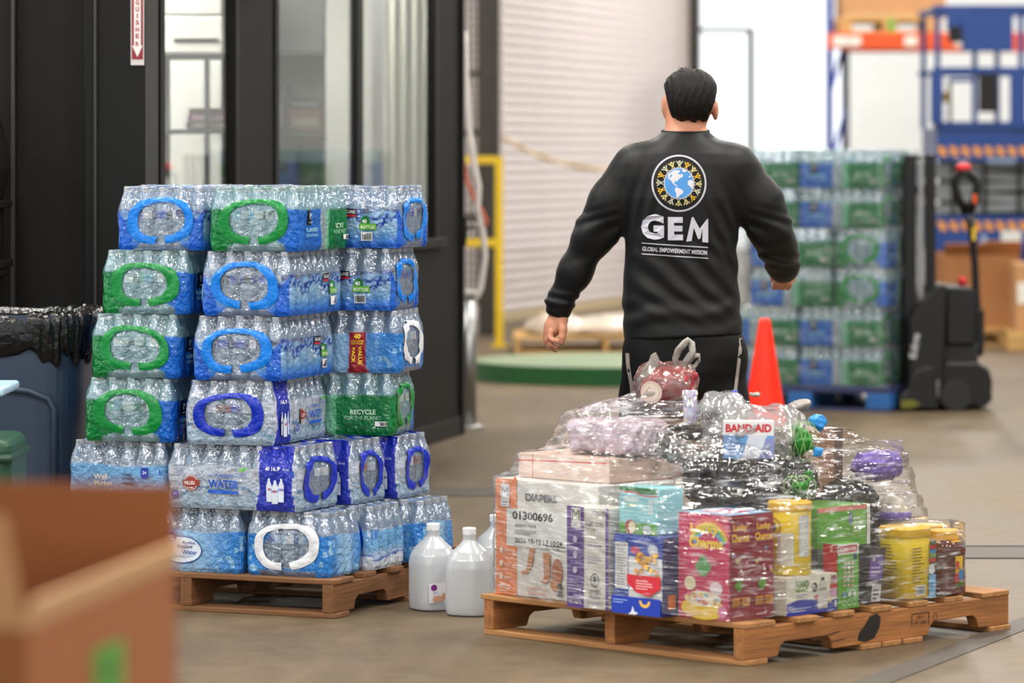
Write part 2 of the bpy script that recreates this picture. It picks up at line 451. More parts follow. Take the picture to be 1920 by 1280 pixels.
fl = struct(MB().box(-9, 15, -5, 60, -.1, 0).build('floor', CONC))
struct(MB().box(-9, 15, -5, 44, 7, 7.1).build('ceiling', CEIL))
struct(MB().box(-9.1, -9, -5, 6.5, 0, 7).box(-9.1, -9, 15.5, 44, 0, 7).box(-9.1, -9, 6.5, 15.5, 4.6, 7).build('wall_left', WALLW))   # open dock bay in the left wall
struct(MB().box(15, 15.1, -5, 44, 0, 7).build('wall_right', WALLW))
# saw-cut joints and the wide filler strips in the slab
def strip(n, p, q, wd, m, z=.002):
    p, q = Vector((*p, 0)), Vector((*q, 0)); t = (q - p).normalized(); s = Vector((-t.y, t.x, 0)) * wd / 2
    return struct(inst(n, mesh(n, [p + s + Vector((0, 0, z)), p - s + Vector((0, 0, z)), q - s + Vector((0, 0, z)), q + s + Vector((0, 0, z))], [(0, 1, 2, 3)], m)))
strip('trim_1', (.70, 9.9), (1.75, 12.25), .10, DARKJ); strip('trim_2', (1.35, 14.0), (6, 14.0), .38, DARKJ)
strip('trim_3', (1.35, 13.80), (6, 13.80), .03, DARKL, .003); strip('trim_4', (1.35, 14.22), (6, 14.22), .035, DARKL, .003)
strip('trim_5', (-1.2, 16.6), (.6, 16.45), .42, DARKJ)

# --- black office partition on the left, running away from the camera
WP = Vector((-1.50, 14.1, 0)); WR = math.radians(78)
def wp(t, y=0, z=0): return WP + Vector((math.cos(WR) * t - math.sin(WR) * y, math.sin(WR) * t + math.cos(WR) * y, z))
def wbox(n, t0, t1, z0, z1, y0=0, y1=.1, m=BLACK, bevel=.004): return struct(MB().box(t0, t1, y0, y1, z0, z1).build(n, m, loc=WP, rz=WR, bevel=bevel))
pw_ = empty('wall_office', WP, WR); struct(pw_)
def wpart(n, t0, t1, z0, z1, y0=0, y1=.04, m=BLACK): return MB().box(t0, t1, y0, y1, z0, z1).build(n, m, pw_, bevel=.003)
wpart('lower_panel', .02, 5.9, 0, 1.0); wpart('header_panel', .02, 5.9, 2.28, 3.0)
wpart('post', .02, .74, 1.0, 2.28); wpart('post', 1.72, 2.39, 1.0, 2.28); wpart('post', 3.78, 3.885, 1.0, 2.28, 0, .04, BLACKF); wpart('post', 5.33, 5.9, 1.0, 2.28)
wpart('baseboard', .02, 5.9, 0, .1, -.014, 0, BLACKF); wpart('sill', 2.3, 5.5, .985, 1.03, -.03, 0, BLACKF)
wpart('post_trim', 1.72, 1.78, 1.0, 2.28, -.008, 0, BLACKF); wpart('post_trim', 2.33, 2.39, 1.0, 2.28, -.008, 0, BLACKF); wpart('post_trim', 5.33, 5.39, 1.0, 2.28, -.008, 0, BLACKF)
wpart('post_trim', .68, .74, 1.0, 2.28, -.008, 0, BLACKF); wpart('end_cap', 5.9, 5.95, 0, 3.0, -.02, .13, BLACKF)
for i, (a, b) in enumerate(((.74, 1.72), (2.39, 3.78), (3.885, 5.33))):
    wn = struct(MB().box(a, b, .015, .021, 1.03, 2.28).build('window_%d' % (i + 1), GLASS, loc=WP, rz=WR))
# the panel that faces the camera, left of the partition, and the column at the corner
struct(MB().box(-4.2, -1.50, 14.12, 14.22, 0, 3.0).build('wall_front', BLACK))
struct(MB().box(-1.56, -1.335, 13.98, 14.50, 0, 3.0).build('trim_6', BLACKF, bevel=.006))
struct(MB().box(-1.520, -1.510, 13.95, 13.985, 0, 3.0).build('trim_7', mat('edge_highlight', (46, 45, 44), .4), bevel=.003))  # thin grey strip paints a highlight along the column edge
struct(MB().box(-1.835, -1.82, 14.06, 14.12, 0, 3.0).build('trim_8', mat('corner_bead', (40, 39, 38), .4), bevel=.004))
# office interior
struct(MB().box(-5, -.32, 20.3, 20.4, 0, 3).build('wall_office_back', WHITE))
struct(MB().box(-2.6, -1.24, 18.25, 18.3, 0, 3).build('wall_office_inner', WHITE))
struct(MB().box(-5, -.35, 14.3, 20.3, 2.9, 3.0).build('ceiling_office', WHITE))
struct(MB().box(-.885, -.765, 18.3, 18.42, 0, 2.9).build('trim_9', WHITE, bevel=.005))
struct(MB().box(-.70, -.645, 19.2, 19.25, 0, 2.9).build('trim_10', GREYP))
# white curtain: fluted sheet behind the right-hand pane
cv = []; n_ = 60
for k in range(n_ + 1):
    u = k / n_; cv.append((-.64 + .30 * u, 19.55 + .02 * math.sin(u * 34)))
CURT = mat('white_curtain', (224, 222, 206), .8, var=.04, vscale=4, stretch=(6, 6, .3))
cu = tag(MB().prism(cv + [(x, y + .012) for x, y in reversed(cv)], .3, 2.6, 'z').build('curtain', CURT, smooth=False), 'cream curtain with vertical folds behind the rightmost office window', 'curtain')
# shelving seen through the first window
sh = empty('shelf_unit', (-1.46, 17.5, 0), 0, 'charcoal metal shelf unit behind the leftmost office window', 'shelf')
for x, y in ((-.125, -.17), (-.125, .17), (.085, -.17), (.135, .17)): MB().box(x - .012, x + .012, y - .012, y + .012, 0, 1.9).build('upright', SHELFM, sh)
for z in (.4, .95, 1.545, 1.885): MB().box(-.19, .19, -.18, .18, z, z + .02).build('shelf_board', SHELFM, sh, bevel=.002)
pr = empty('printer', (-1.475, 17.5, 1.905), 0, 'white office printer on top of the charcoal shelf', 'printer')
WPL = mat('white_plastic', (236, 232, 222), .4)
MB().box(-.17, .17, -.16, .16, 0, .17).build('body', WPL, pr, bevel=.012); MB().box(-.165, .165, -.15, .16, .175, .26).build('scanner_lid', WPL, pr, bevel=.01)
MB().box(-.05, .15, -.168, -.158, .055, .07).build('paper_slot', DKSTEEL, pr); MB().box(-.09, .09, -.14, -.02, .262, .275).build('control_panel', BLK, pr)
for k, (c_, nm, h_, txt) in enumerate((((40, 36, 36), 'black book, bottom of the pile on the office shelf', .032, 'LUXURY HOMES'), ((120, 72, 110), 'purple book in the middle of the pile on the office shelf', .03, 'MODERN HOUSE'), ((84, 74, 66), 'grey-brown book on top of the pile on the office shelf', .028, ''))):
    z0 = 1.567 + (0, .034, .066)[k]
    bk = tag(MB().box(-.11, .11, -.075, .075, 0, h_).build('book', mat('book_cover', c_, .5), loc=(-1.365 + .006 * k, 17.46, z0), bevel=.003), nm, 'book')
    MB().box(-.106, .112, -.07, .077, .004, h_ - .004).build('pages', mat('book_pages', (225, 215, 195), .8), bk)
    if txt: Art().text(txt, 0, h_ / 2, h_ * .5, (225, 215, 205), w=.17).build('spine_title', lambda u, v, e: (u, -.075 - e, v), bk)
sh2 = empty('shelf_unit', (-1.01, 18.75, 0), 0, 'grey-backed shelf unit seen through the middle office window', 'shelf')
MB().box(-.16, .13, .16, .18, 0, 2.6).build('back_panel', GREYP, sh2)
for x in (-.15, .11): MB().box(x - .012, x + .012, -.16, .16, 0, 2.5).build('upright', SHELFM, sh2)
for z in (.95, 1.545, 1.93): MB().box(-.16, .13, -.16, .16, z, z + .022).build('shelf_board', SHELFM, sh2)
for (x0, x1, z0, z1, c_, nm) in ((-.075, .09, 1.568, 1.67, (128, 96, 66), 'brown carton on the middle shelf behind the middle office window'), (-.075, .09, 1.672, 1.72, (52, 48, 48), 'flat dark box lying on the brown carton in the office'), (-.145, -.085, 1.568, 1.79, (88, 92, 112), 'slate blue binder standing on the office shelf')):
    bb = tag(MB().box(x0, x1, -.1, .1, 0, z1 - z0).build('binder' if 'binder' in nm else 'storage_box', mat('stored_box', c_, .6), loc=(-1.01, 18.75, z0), bevel=.004), nm, 'binder' if 'binder' in nm else 'box')
    MB().box(x0 + .02, x1 - .02, -.104, -.1, .02, (z1 - z0) * .6).build('label_strip', mat('box_label', (170, 165, 155), .6), bb)
# fire extinguisher sign, upper left
sg = tag(MB().box(-.0245, .0245, -.004, 0, 0, .5).build('fire_sign', mat('sign_white', (200, 192, 190), .4), loc=(-1.363, 13.976, 1.775), bevel=.0015), 'narrow red and white fire extinguisher sign with vertical letters on the black column', 'sign')
A = Art().rect(-.0205, .022, .0205, .5, (130, 22, 30)).rect(-.0125, .07, .0125, .5, (222, 216, 212)).poly([(-.019, .072), (.019, .072), (0, .03)], (222, 216, 212))
for k, ch in enumerate('REHSIUGNITXE'): A.text(ch, 0, .082 + k * .0245 - (.0 if k else .004), .0165, (160, 34, 42), w=.004 if ch == 'I' else .013, bold=.03)
A.text('FIRE', 0, .44, .02, (160, 34, 42), w=.024, bold=.03)
A.build('sign_print', lambda u, v, e: (u, -.004 - e, v), sg)
# door lever on the partition end and cabinet at the left edge
dl = empty('door_lever', (-.255, 19.93, 1.07), 0, 'black and metal door hardware on the end of the office wall', 'door handle')
MB().box(-.05, .02, -.06, .02, -.09, .06).build('lock_case', BLK, dl, bevel=.008); MB().tube([(.0, -.05, 0), (.03, -.06, 0), (.055, -.06, .012), (.075, -.06, .02)], .011, 8).build('lever', STEEL, dl, smooth=True)
cb = empty('cabinet', (-1.93, 13.55, 0), 0, 'black cabinet with stepped moulding at the left edge', 'cabinet')
MB().box(-.3, .118, -.2, .2, 0, .83).build('body', BLACKF, cb, bevel=.004)
for z, e in ((.83, .12), (1.02, .135), (1.05, .145), (1.26, .14)): MB().box(-.3, e, -.22, .2, z, z + .03).build('moulding', BLACKF, cb, bevel=.006)
MB().box(-.3, .112, -.2, .2, .86, 1.26).build('upper_body', BLACKF, cb, bevel=.004)
MB().prism([(-.3, 1.29), (.11, 1.29), (.135, 1.40), (.13, 1.46), (.09, 1.62), (.06, 1.66), (-.3, 1.66)], -.2, .2, 'y').build('sloped_top', BLACKF, cb, bevel=.006)

# --- far wall with the roller shutter
S0 = Vector((-1.35, 29.6, 0)); SD = Vector((1.1, 3.5, 0)).normalized(); SRZ = math.atan2(SD.y, SD.x)
sh_w = (Vector((1.80, 39.64, 0)) - S0).length
dr = struct(empty('door_1', S0, SRZ))
SLAT = mat('shutter_slat', (210, 200, 198), .5, var=.03, vscale=2)
sp = .0865
prof = [(0, 0), (-.012, .008), (-.022, .03), (-.022, .052), (-.012, .074), (0, .0825), (.006, .0825), (.006, 0)]
slat_me = MB().prism([(y, z) for y, z in prof], 0, sh_w, 'x').me('slat', SLAT)
for k in range(38): inst('slat', slat_me, dr, (0, 0, .06 + k * sp))
MB().box(0, sh_w, -.03, .03, 0, .06).build('bottom_bar', mat('bottom_bar', (196, 178, 140), .5), dr)
struct(MB().box(0, sh_w, -.02, .1, .06 + 38 * sp, 7).build('wall_shutter', WALLW, loc=S0, rz=SRZ))
struct(MB().box(-5, 0, -.02, .1, 0, 7).build('wall_back_left', WALLW, loc=S0, rz=SRZ))
struct(MB().box(sh_w, sh_w + .11, -.12, .12, 0, 7).build('trim_11', DKSTEEL, loc=S0, rz=SRZ))
# far wall: open bay, then white wall
struct(MB().box(3.62, 15, 42, 42.2, 0, 7).build('wall_back', mat('bright_wall', (236, 240, 242), .7, var=.02)))
struct(MB().box(1.6, 3.62, 42, 42.2, 4.2, 7).build('wall_back_upper', WALLW))
gt = empty('gate_frame', at(1408, 300, 40.5) * Vector((1, 1, 0)), 0, 'thin dark metal gate frame standing in the bright open bay', 'gate')
MB().box(-.035, .035, -.03, .03, 0, 2.79).build('post', DKSTEEL, gt); MB().box(-.62, 0, -.02, .02, 2.74, 2.79).build('top_bar', DKSTEEL, gt)
MB().box(-.62, -.56, -.02, .02, 0, 2.79).build('post', DKSTEEL, gt)
# steel column, mesh screen and yellow rail beside the shutter
cl = struct(MB().box(-.085, .085, -.08, .08, 0, 7).build('trim_12', DKSTEEL, loc=at(917, 300, 31.0) * Vector((1, 1, 0)), bevel=.01))
ms = empty('wire_mesh_screen', at(856, 300, 29.5) * Vector((1, 1, 0)), 0, 'dark wire mesh screen beside the steel column', 'wire screen')
for k in range(6): MB().box(.008 + k * .038, .023 + k * .038, -.004, .004, .3, 3.2).build('wire', DKSTEEL, ms)
wire_h = MB().box(0, .21, -.008, -.003, 0, .014).me('wire', DKSTEEL)
for k in range(44): inst('wire', wire_h, ms, (0, 0, .35 + k * .065))
for z in (.3, .95, 1.6, 2.05, 2.75): MB().box(0, .22, -.015, .015, z, z + .04).build('frame_bar', DKSTEEL, ms)
struct(MB().box(-.5, .36, .35, .4, 0, 7).build('wall_pier', mat('pinkish_white_wall', (206, 196, 194), .7, var=.06), loc=at(856, 300, 30.6) * Vector((1, 1, 0))))
yr = empty('guard_rail', at(936, 300, 29.0) * Vector((1, 1, 0)), 0, 'yellow steel guard rail beside the roller shutter', 'guard rail')
zz = at(936, 300, 29).z; z2 = at(936, 455, 29).z
MB().box(-.03, .03, -.03, .03, 0, zz + .025).build('post', YEL, yr, bevel=.006)
for z in (zz, z2): MB().box(-.36, -.03, -.025, .025, z - .028, z + .028).build('rail', YEL, yr, bevel=.006)
MB().box(-.33, -.28, -.03, .03, 0, zz + .02).build('post', YEL, yr, bevel=.006); MB().box(-.07, .07, -.07, .07, 0, .012).build('foot_plate', YEL, yr)
rp = [at(930 + 190 * k / 12, 252 + 66 * (k / 12) + 12 * math.sin(PI * k / 12), 32.8 - .0 * k) for k in range(13)]
tag(MB().tube(rp + [at(1240, 316, 34)], .035, 8, flat=.4).build('barrier_tape', mat('tan_strap', (214, 178, 104), .6, var=.1), smooth=True), 'sagging tan strap hung across the roller shutter', 'strap')
for nm, c_, pts, lb in (('orange_cable', (196, 92, 60), [(857, 160), (862, 220), (868, 300), (876, 340), (890, 372), (905, 398), (912, 412), (910, 424)], 'orange cable hanging beside the office wall end'),
                        ('white_cable', (214, 206, 200), [(872, 60), (874, 150), (880, 240), (888, 300), (898, 350), (896, 390), (905, 430), (910, 480), (902, 540), (893, 560)], 'white cable hanging down to the metal bollard')):
    p3 = [at(x, y, 20.25) for x, y in pts]
    q = []
    for i in range(len(p3) - 1):
        for t in (0, .33, .66): q.append(p3[i].lerp(p3[i + 1], t))
    tag(MB().tube(q + [p3[-1]], .011 if 'orange' in nm else .016, 7).build(nm, mat(nm, c_, .5), smooth=True), lb, 'cable')
bo = empty('bollard', at(877, 800, 20.35) * Vector((1, 1, 0)), 0, 'stainless steel bollard standing at the end of the office wall', 'bollard')
MB().lathe([(.046, .01), (.046, .70)], 20).build('tube', STEEL, bo, smooth=True)
MB().lathe([(.05, .69), (.052, .72), (.045, .735), (0, .74)], 20).build('top_cap', mat('grey_cap', (170, 168, 164), .5), bo, smooth=True)
MB().lathe([(.085, 0), (.08, .015), (.05, .022), (0, .022)], 20).build('base_plate', STEEL, bo, smooth=True)

# --- pallet racking far right
rk = empty('pallet_rack', at(1555, 300, 37) * Vector((1, 1, 0)), 0, 'pallet rack with blue uprights and orange beam in the far right', 'rack')
def upright(x, y, m):
    o = MB().box(x - .036, x + .036, y - .03, y + .03, 0, 3.6).build('upright', m, rk, bevel=.004)
    hole = MB().box(-.012, .012, -.003, .003, 0, .03).me('upright_slot', DKSTEEL)
    for k in range(40): inst('upright_slot', hole, o, (x, y - .031, .5 + k * .075))
upright(0, 0, RBLUE); upright(.24, 1.0, NAVY); upright(2.7, 0, RBLUE)
for z in (.6, 1.3, 2.0): MB().tube([(0, .02, z), (.24, .98, z + .6)], .022, 6).build('brace', RBLUE, rk)
MB().box(-.03, 2.73, -.035, .02, 2.465, 2.625).build('beam', ORA, rk, bevel=.006); MB().box(.2, 2.73, .97, 1.03, 2.465, 2.625).build('beam', ORA, rk, bevel=.006)
for x, w_ in ((.03, .16), (.18, .12), (.72, .12), (1.2, .14)): MB().box(x, x + w_, -.039, -.035, 2.495, 2.595).build('beam_label', WPL, rk)
# ------------------------------------------------------------------ wooden pallets
def pallet(name, label, loc, rz, L=1.016, Wd=1.219, mb=WOODX, ms_=WOODY, cat='pallet', seed=1, nd=7):
    """stringer pallet; local origin at the near corner, boards along x (to -L), stringers along y"""
    r = random.Random(seed); t = empty(name, loc, rz, label, cat)
    y = lambda a: a * Wd
    pts = [(0, .016), (y(.12), .016), (y(.13), .045), (y(.145), .056), (y(.295), .056), (y(.31), .045), (y(.32), .016), (y(.68), .016), (y(.69), .045), (y(.705), .056), (y(.855), .056), (y(.87), .045), (y(.88), .016), (Wd, .016), (Wd, .105), (0, .105)]
    for x in (-.02, -L / 2, -L + .02): MB().prism(pts, x - .02, x + .02, 'x').build('stringer', ms_, t, bevel=.003)
    wds = [.135] + [.09] * (nd - 2) + [.135]; gap = (Wd - sum(wds)) / (nd - 1); yy = 0
    for k, w_ in enumerate(wds):
        j = r.uniform(-.012, .012); o = MB().box(-L - r.uniform(0, .012), r.uniform(0, .014), yy, yy + w_, 0, .016).build('deck_board', mb, t, loc=(0, 0, .105), bevel=.003)
        o.rotation_euler.z = r.uniform(-.006, .006) ; yy += w_ + gap
    for y0, w_ in ((0, .1), (.42 * Wd, .09), (.5 * Wd, .09), (.58 * Wd, .09), (Wd - .1, .1)):
        MB().box(-L, r.uniform(0, .01), y0, y0 + w_, 0, .016).build('bottom_board', mb, t, bevel=.003)
    return t
def block_pallet(name, label, loc, rz, L, Wd, mdeck, mblock, cat='pallet'):
    t = empty(name, loc, rz, label, cat)
    for x in (-.07, -L / 2, -L + .07):
        for y_ in (.07, Wd / 2, Wd - .07): MB().box(x - .07, x + .07, y_ - .07, y_ + .07, .018, .105).build('block', mblock, t, bevel=.004)
    for k in range(7):
        y0 = k * (Wd - .1) / 6; MB().box(-L, 0, y0, y0 + .1, .105, .14).build('deck_board', mdeck, t, bevel=.003)
    for y0 in (0, Wd / 2 - .05, Wd - .1): MB().box(-L, 0, y0, y0 + .1, 0, .018).build('bottom_board', mdeck, t, bevel=.003)
    return t
rpz = 2.63
rpl = block_pallet('pallet', 'pale wooden pallet lying up on the orange rack beam', tuple(at(1765, 300, 37.05) * Vector((1, 1, 0)) + Vector((0, 0, rpz))), 0, 1.0, .95, WOODL, WOODL)
tbx = tag(MB().box(-.5, .5, -.42, .42, 0, .6).build('carton', CARDL, loc=tuple(at(1668, 300, 37.5) * Vector((1, 1, 0)) + Vector((0, 0, rpz + .142))), bevel=.006), 'big tan carton on the rack pallet at the top edge', 'carton')
MB().box(-.48, .48, -.424, -.42, .01, .04).build('tape', mat('clear_tape', (206, 170, 120), .3), tbx)
tag(MB().box(-.03, .03, -.01, .0, 0, .16).build('green_strap', mat('green_strap', (96, 170, 60), .5), loc=tuple(at(1671, 300, 37.02) * Vector((1, 1, 0)) + Vector((0, 0, rpz - .03)))), 'short green strap end hanging on the rack pallet', 'strap')
# ------------------------------------------------------------------ things in the background
def G(px, d): return tuple(at(px, 300, d) * Vector((1, 1, 0)))
# scissor lift
LD = 31.0; LS = FPX / LD; LX = lambda px: (px - 1830) / LS; LZ = lambda py: CAMH - (py - HOR) / LS
lf = empty('scissor_lift', G(1830, LD), 0, 'blue scissor lift with hazard stripes and folded scissor arms at the right edge', 'scissor lift')
def lbox(n, x0, x1, y0, y1, d0=-.02, d1=.02, m=LBLUE, bv=.004): return MB().box(LX(x0), LX(x1), d0, d1, LZ(y1), LZ(y0)).build(n, m, lf, bevel=bv)
lbox('platform_edge', 1756, 2010, 240, 302, 0, 1.1); lbox('toe_board', 1750, 2010, 228, 242, -.02, .02)
for x in (1758, 1828, 1870, 1915, 1960, 2004): lbox('rail_post', x - 5, x + 5, 15, 240, 0, .04)
for x in (1758, 2004): lbox('rail_post', x - 5, x + 5, 15, 240, 1.05, 1.09)
lbox('top_rail', 1748, 2010, 10, 22); lbox('mid_rail', 1748, 2010, 126, 138); lbox('top_rail', 1748, 2010, 12, 22, 1.05, 1.09); lbox('mid_rail', 1748, 2010, 128, 138, 1.05, 1.09)
lbox('side_rail', 1752, 1760, 12, 22, 0, 1.08); lbox('side_rail', 2000, 2008, 12, 22, 0, 1.08)
lbox('document_box', 1802, 1897, 26, 97, -.08, -.02); lbox('document_box', 1774, 1806, 14, 58, -.06, -.02)
lbox('side_panel', 1744, 1767, 134, 232, -.05, .0); lbox('side_panel', 1893, 1924, 132, 240, -.03, .0); lbox('gate_bar', 1780, 1822, 146, 154); lbox('gate_bar', 1778, 1784, 150, 236, -.02, .02, BLK)
lbox('battery_box', 1834, 1868, 138, 210, -.09, -.02, BLK); lbox('control_box', 1776, 1800, 50, 80, -.12, -.06, BLK); lbox('latch', 1765, 1780, 172, 192, -.05, -.02, mat('brass_latch', (120, 100, 60), .4, metal=.7))
GRY = mat('zinc_grey', (120, 124, 126), .45, metal=.4, var=.15)
for k, y in enumerate((306, 326, 346, 366, 386)):
    for dd, m_ in ((.15, GRY), (.9, GRY)):
        o = MB().box(-.62, .68, dd - .03, dd + .03, -.032, .032).build('scissor_arm', m_, lf, loc=(LX(1850), 0, LZ(y + 5))); o.rotation_euler.y = (-.03, .03)[k % 2]
for x in (1790, 1850, 1915): lbox('pivot_pin', x - 4, x + 4, 302, 404, .1, 1.0, BLK)
lbox('dark_core', 1780, 1990, 304, 404, .3, .8, BLKM)
lbox('chassis', 1752, 2010, 405, 470, 0, 1.1); lbox('chassis_skirt', 1762, 2000, 468, 560, .05, 1.05, LBLUE)
for x in (1795, 1965): MB().lathe([(.0, -.06), (.19, -.06), (.2, -.03), (.2, .05), (0, .05)], 24, M=Matrix.Translation((LX(x), .06, .2)) @ Matrix.Rotation(PI / 2, 4, 'X')).build('wheel', BLKM, lf, smooth=False)
for y0, y1 in ((275, 292), (415, 432)):
    A = Art()
    for k in range(13):
        u = LX(1757) + k * .094; A.poly([(u, LZ(y0)), (u + .05, LZ(y0)), (u + .085, LZ(y1)), (u + .035, LZ(y1))], (226, 150, 30))
    A.build('hazard_stripes', lambda u, v, e: (u, -e * 3, v), lf)
for q_ in ((1877, 458, 1915, 432, (205, 208, 206)), (1840, 455, 1850, 441, (150, 170, 200)), (1850, 305, 1905, 297, (120, 140, 165))):
    Art().rect(LX(q_[0]), LZ(q_[1]), LX(q_[2]), LZ(q_[3]), q_[4]).build('chassis_label', lambda u, v, e: (u, -e * 3, v), lf)

# walkie stacker
SD_ = 21.75; SS = FPX / SD_; SX = lambda px: (px - 1775) / SS; SZ = lambda py: CAMH - (py - HOR) / SS
st = empty('pallet_stacker', G(1775, SD_), 0, 'black electric walk-behind pallet stacker with a red-tipped tiller handle', 'pallet stacker')
def sbox(n, x0, x1, y0, y1, d0, d1, m=BLK, bv=.01): return MB().box(SX(x0), SX(x1), d0, d1, SZ(y1), SZ(y0)).build(n, m, st, bevel=bv)
BLKG = mat('black_gloss_cover', (24, 24, 25), .4, spec=.3, var=.1)
for x0, x1 in ((1699, 1723), (1740, 1759)): sbox('mast_rail', x0, x1, 290, 735, .12, .2, BLK, .004)
sbox('lift_cylinder', 1727, 1737, 300, 720, .14, .17, STEEL, .006); sbox('mast_crossbar', 1700, 1758, 292, 300, .2, .24); sbox('mast_crossbar', 1700, 1758, 350, 362, .2, .24)
def spoly(n, pts, d0, d1, m=BLKG, bv=.015): return MB().prism([(SX(x), SZ(y)) for x, y in pts], d0, d1, 'y').build(n, m, st, bevel=bv, seg=3)
spoly('body_cover', [(1702, 762), (1703, 600), (1712, 584), (1750, 541), (1764, 533), (1776, 533), (1766, 762)], -.02, .62)
spoly('leg_cover', [(1682, 765), (1682, 741), (1698, 728), (1704, 704), (1716, 690), (1740, 684), (1750, 692), (1756, 766)], -.1, .05)
spoly('battery_case', [(1776, 648), (1776, 545), (1784, 537), (1826, 540), (1832, 550), (1831, 648)], .05, .55)
spoly('drive_housing', [(1764, 765), (1764, 690), (1775, 680), (1836, 680), (1856, 692), (1862, 712), (1862, 752), (1848, 764)], .03, .6)
sbox('motor_cover', 1772, 1838, 646, 684, .08, .5, BLKM)
MB().lathe([(0, -.05), (.06, -.05), (.088, -.04), (.092, 0), (.088, .05), (0, .05)], 24, M=Matrix.Translation((SX(1790), -.01, .092)) @ Matrix.Rotation(PI / 2, 4, 'X')).build('drive_wheel', BLKM, st, smooth=False)
MB().lathe([(0, -.06), (.03, -.06), (.04, -.05), (0, -.05)], 12, M=Matrix.Translation((SX(1790), -.01, .092)) @ Matrix.Rotation(PI / 2, 4, 'X')).build('wheel_hub', STEEL, st)
MB().lathe([(0, -.03), (.05, -.03), (.05, .03), (0, .03)], 16, M=Matrix.Translation((SX(1838), .3, .05)) @ Matrix.Rotation(PI / 2, 4, 'X')).build('caster_wheel', BLKM, st)
for y_ in (.05, .45): MB().box(SX(1697) - .12, SX(1697), y_, y_ + .15, .04, .1).build('fork', DKSTEEL, st, bevel=.005)
tp = [(1843, 672), (1842, 610), (1840, 560), (1838, 500), (1833, 440), (1827, 408)]
MB().tube([(SX(x), .25, SZ(y)) for x, y in tp], [.032, .034, .024, .022, .024, .03], 10).build('tiller_arm', BLK, st, smooth=True)
lp = [(1822, 402), (1806, 372), (1799, 345), (1800, 332), (1812, 325), (1826, 326), (1838, 334), (1842, 350), (1838, 378), (1826, 402)]
MB().tube([(SX(x), .25, SZ(y)) for x, y in lp], .026, 8).build('tiller_loop', BLK, st, smooth=True)
sbox('tiller_head', 1810, 1830, 318, 332, .2, .3, BLK); MB().lathe([(.044, 0), (.046, .02), (.03, .04), (0, .045)], 16, c=(SX(1817), .25, SZ(320))).build('reverse_button', RED, st, smooth=True)
MB().lathe([(.02, 0), (.028, .03), (.02, .05), (0, .052)], 12, c=(SX(1812), .2, SZ(538))).build('emergency_stop', RED, st, smooth=True)
sbox('thumb_lever', 1833, 1839, 365, 383, .2, .23, ORA, .003); sbox('arm_sticker', 1832, 1838, 428, 452, .22, .226, YEL, 0); sbox('gas_spring', 1836, 1854, 582, 660, .2, .28)
Art().text('Edge', SX(1716), SZ(648), .05, (200, 200, 200), w=.14, rot=PI / 2 - .15, bold=.02).text('series', SX(1757), SZ(728), .018, (180, 180, 180), w=.1, rot=PI / 2).build('logo_print', lambda u, v, e: (u, -.021 - e, v), st)
Art().lines(SX(1686), SZ(762), SX(1722), SZ(746), 4, (150, 150, 40)).build('warning_label', lambda u, v, e: (u, -.102 - e, v), st)

# gaylord box on its pallet, far right, and a second carton beside it
bp = block_pallet('pallet', 'pale wooden pallet under the big brown carton at the right edge', (G(1912, 29)[0], 29.0, 0), 0, .95, 1.0, WOODL, WOODL)
gx = empty('carton', (G(1842, 29)[0], 29.55, .142), 0, 'big brown open carton on a pallet behind the stacker', 'carton')
gh = LZ(0) and (CAMH - (478 - HOR) * 29 / FPX) - .142
gw = .29
for n, (x0, x1, y0, y1) in {'front_panel': (-gw, gw, -.5, -.492), 'back_panel': (-gw, gw, .4, .408), 'side_panel': (-gw, -gw + .008, -.492, .4), 'other_side_panel': (gw - .008, gw, -.492, .4)}.items():
    MB().box(x0, x1, y0, y1, 0, gh).build(n.replace('other_', ''), CARD, gx)
for x0, x1, rx in ((-gw, .02, .5), (.0, gw, .35)): 
    o = MB().box(x0, x1, -.004, .004, 0, .16).build('flap', CARD, gx, loc=(0, -.49, gh)); o.rotation_euler.x = rx + .5
gx2 = tag(MB().box(-.2, .2, -.2, .2, 0, .5).build('carton', CARDL, loc=(G(1954, 28.6)[0], 28.76, .142), bevel=.006), 'tan carton with a white label cut by the right edge', 'carton')
MB().box(-.19, -.1, -.204, -.2, .2, .36).build('label', WPL, gx2)
bp2 = block_pallet('pallet', 'small pallet under the tan carton cut by the right edge', (G(1952, 28.7)[0] + .32, 28.48, 0), 0, .6, .5, WOODL, WOODL)

# traffic cone
co = empty('traffic_cone', G(1434, 17.35), 0, 'orange-red traffic cone standing behind the wrapped pallet', 'traffic cone')
CONE = mat('cone_orange', (250, 40, 8), .45, spec=.3, var=.04); 
MB().lathe([(.135, .03), (.128, .06), (.028, .69), (.022, .71), (.012, .712), (.012, .69)], 32).build('cone_body', CONE, co, smooth=True)
MB().box(-.19, .19, -.19, .19, 0, .03).build('base', CONE, co, bevel=.012)
MB().lathe([(.136, .028), (.15, .03), (.15, .04), (.135, .045)], 24).build('collar', CONE, co)

# turntable of the pallet wrapper and the low wrapped load behind it
tt = empty('turntable', (.66, 24.95, 0), 0, 'round green turntable platform low on the floor', 'turntable')
MB().lathe([(0, 0), (.93, 0), (.93, .115), (.90, .118)], 72).build('rim', mat('dark_green_paint', (14, 78, 34), .4, var=.1), tt)
MB().lathe([(0, .10), (.905, .118), (.0, .119)], 72).build('deck', mat('grey_green_deck', (132, 148, 118), .55, var=.1), tt)
lpz = pallet('pallet', 'pale pallet with a low wrapped load behind the green turntable', (1.35, 28.0, 0), 0, 1.33, 1.1, WOODL, wood('pale_stringer', (200, 156, 92), 1), seed=5)
lw_ = SDF((-.72, -.5, -.02), (.72, .5, .32), .016)
for k in range(9): lw_.ell((random.uniform(-.5, .5), random.uniform(-.3, .3), .05), (random.uniform(.14, .26), .2, random.uniform(.06, .16)), .05)
lw_.warp(crumple(3, 40, .012)); lw_.above(0)
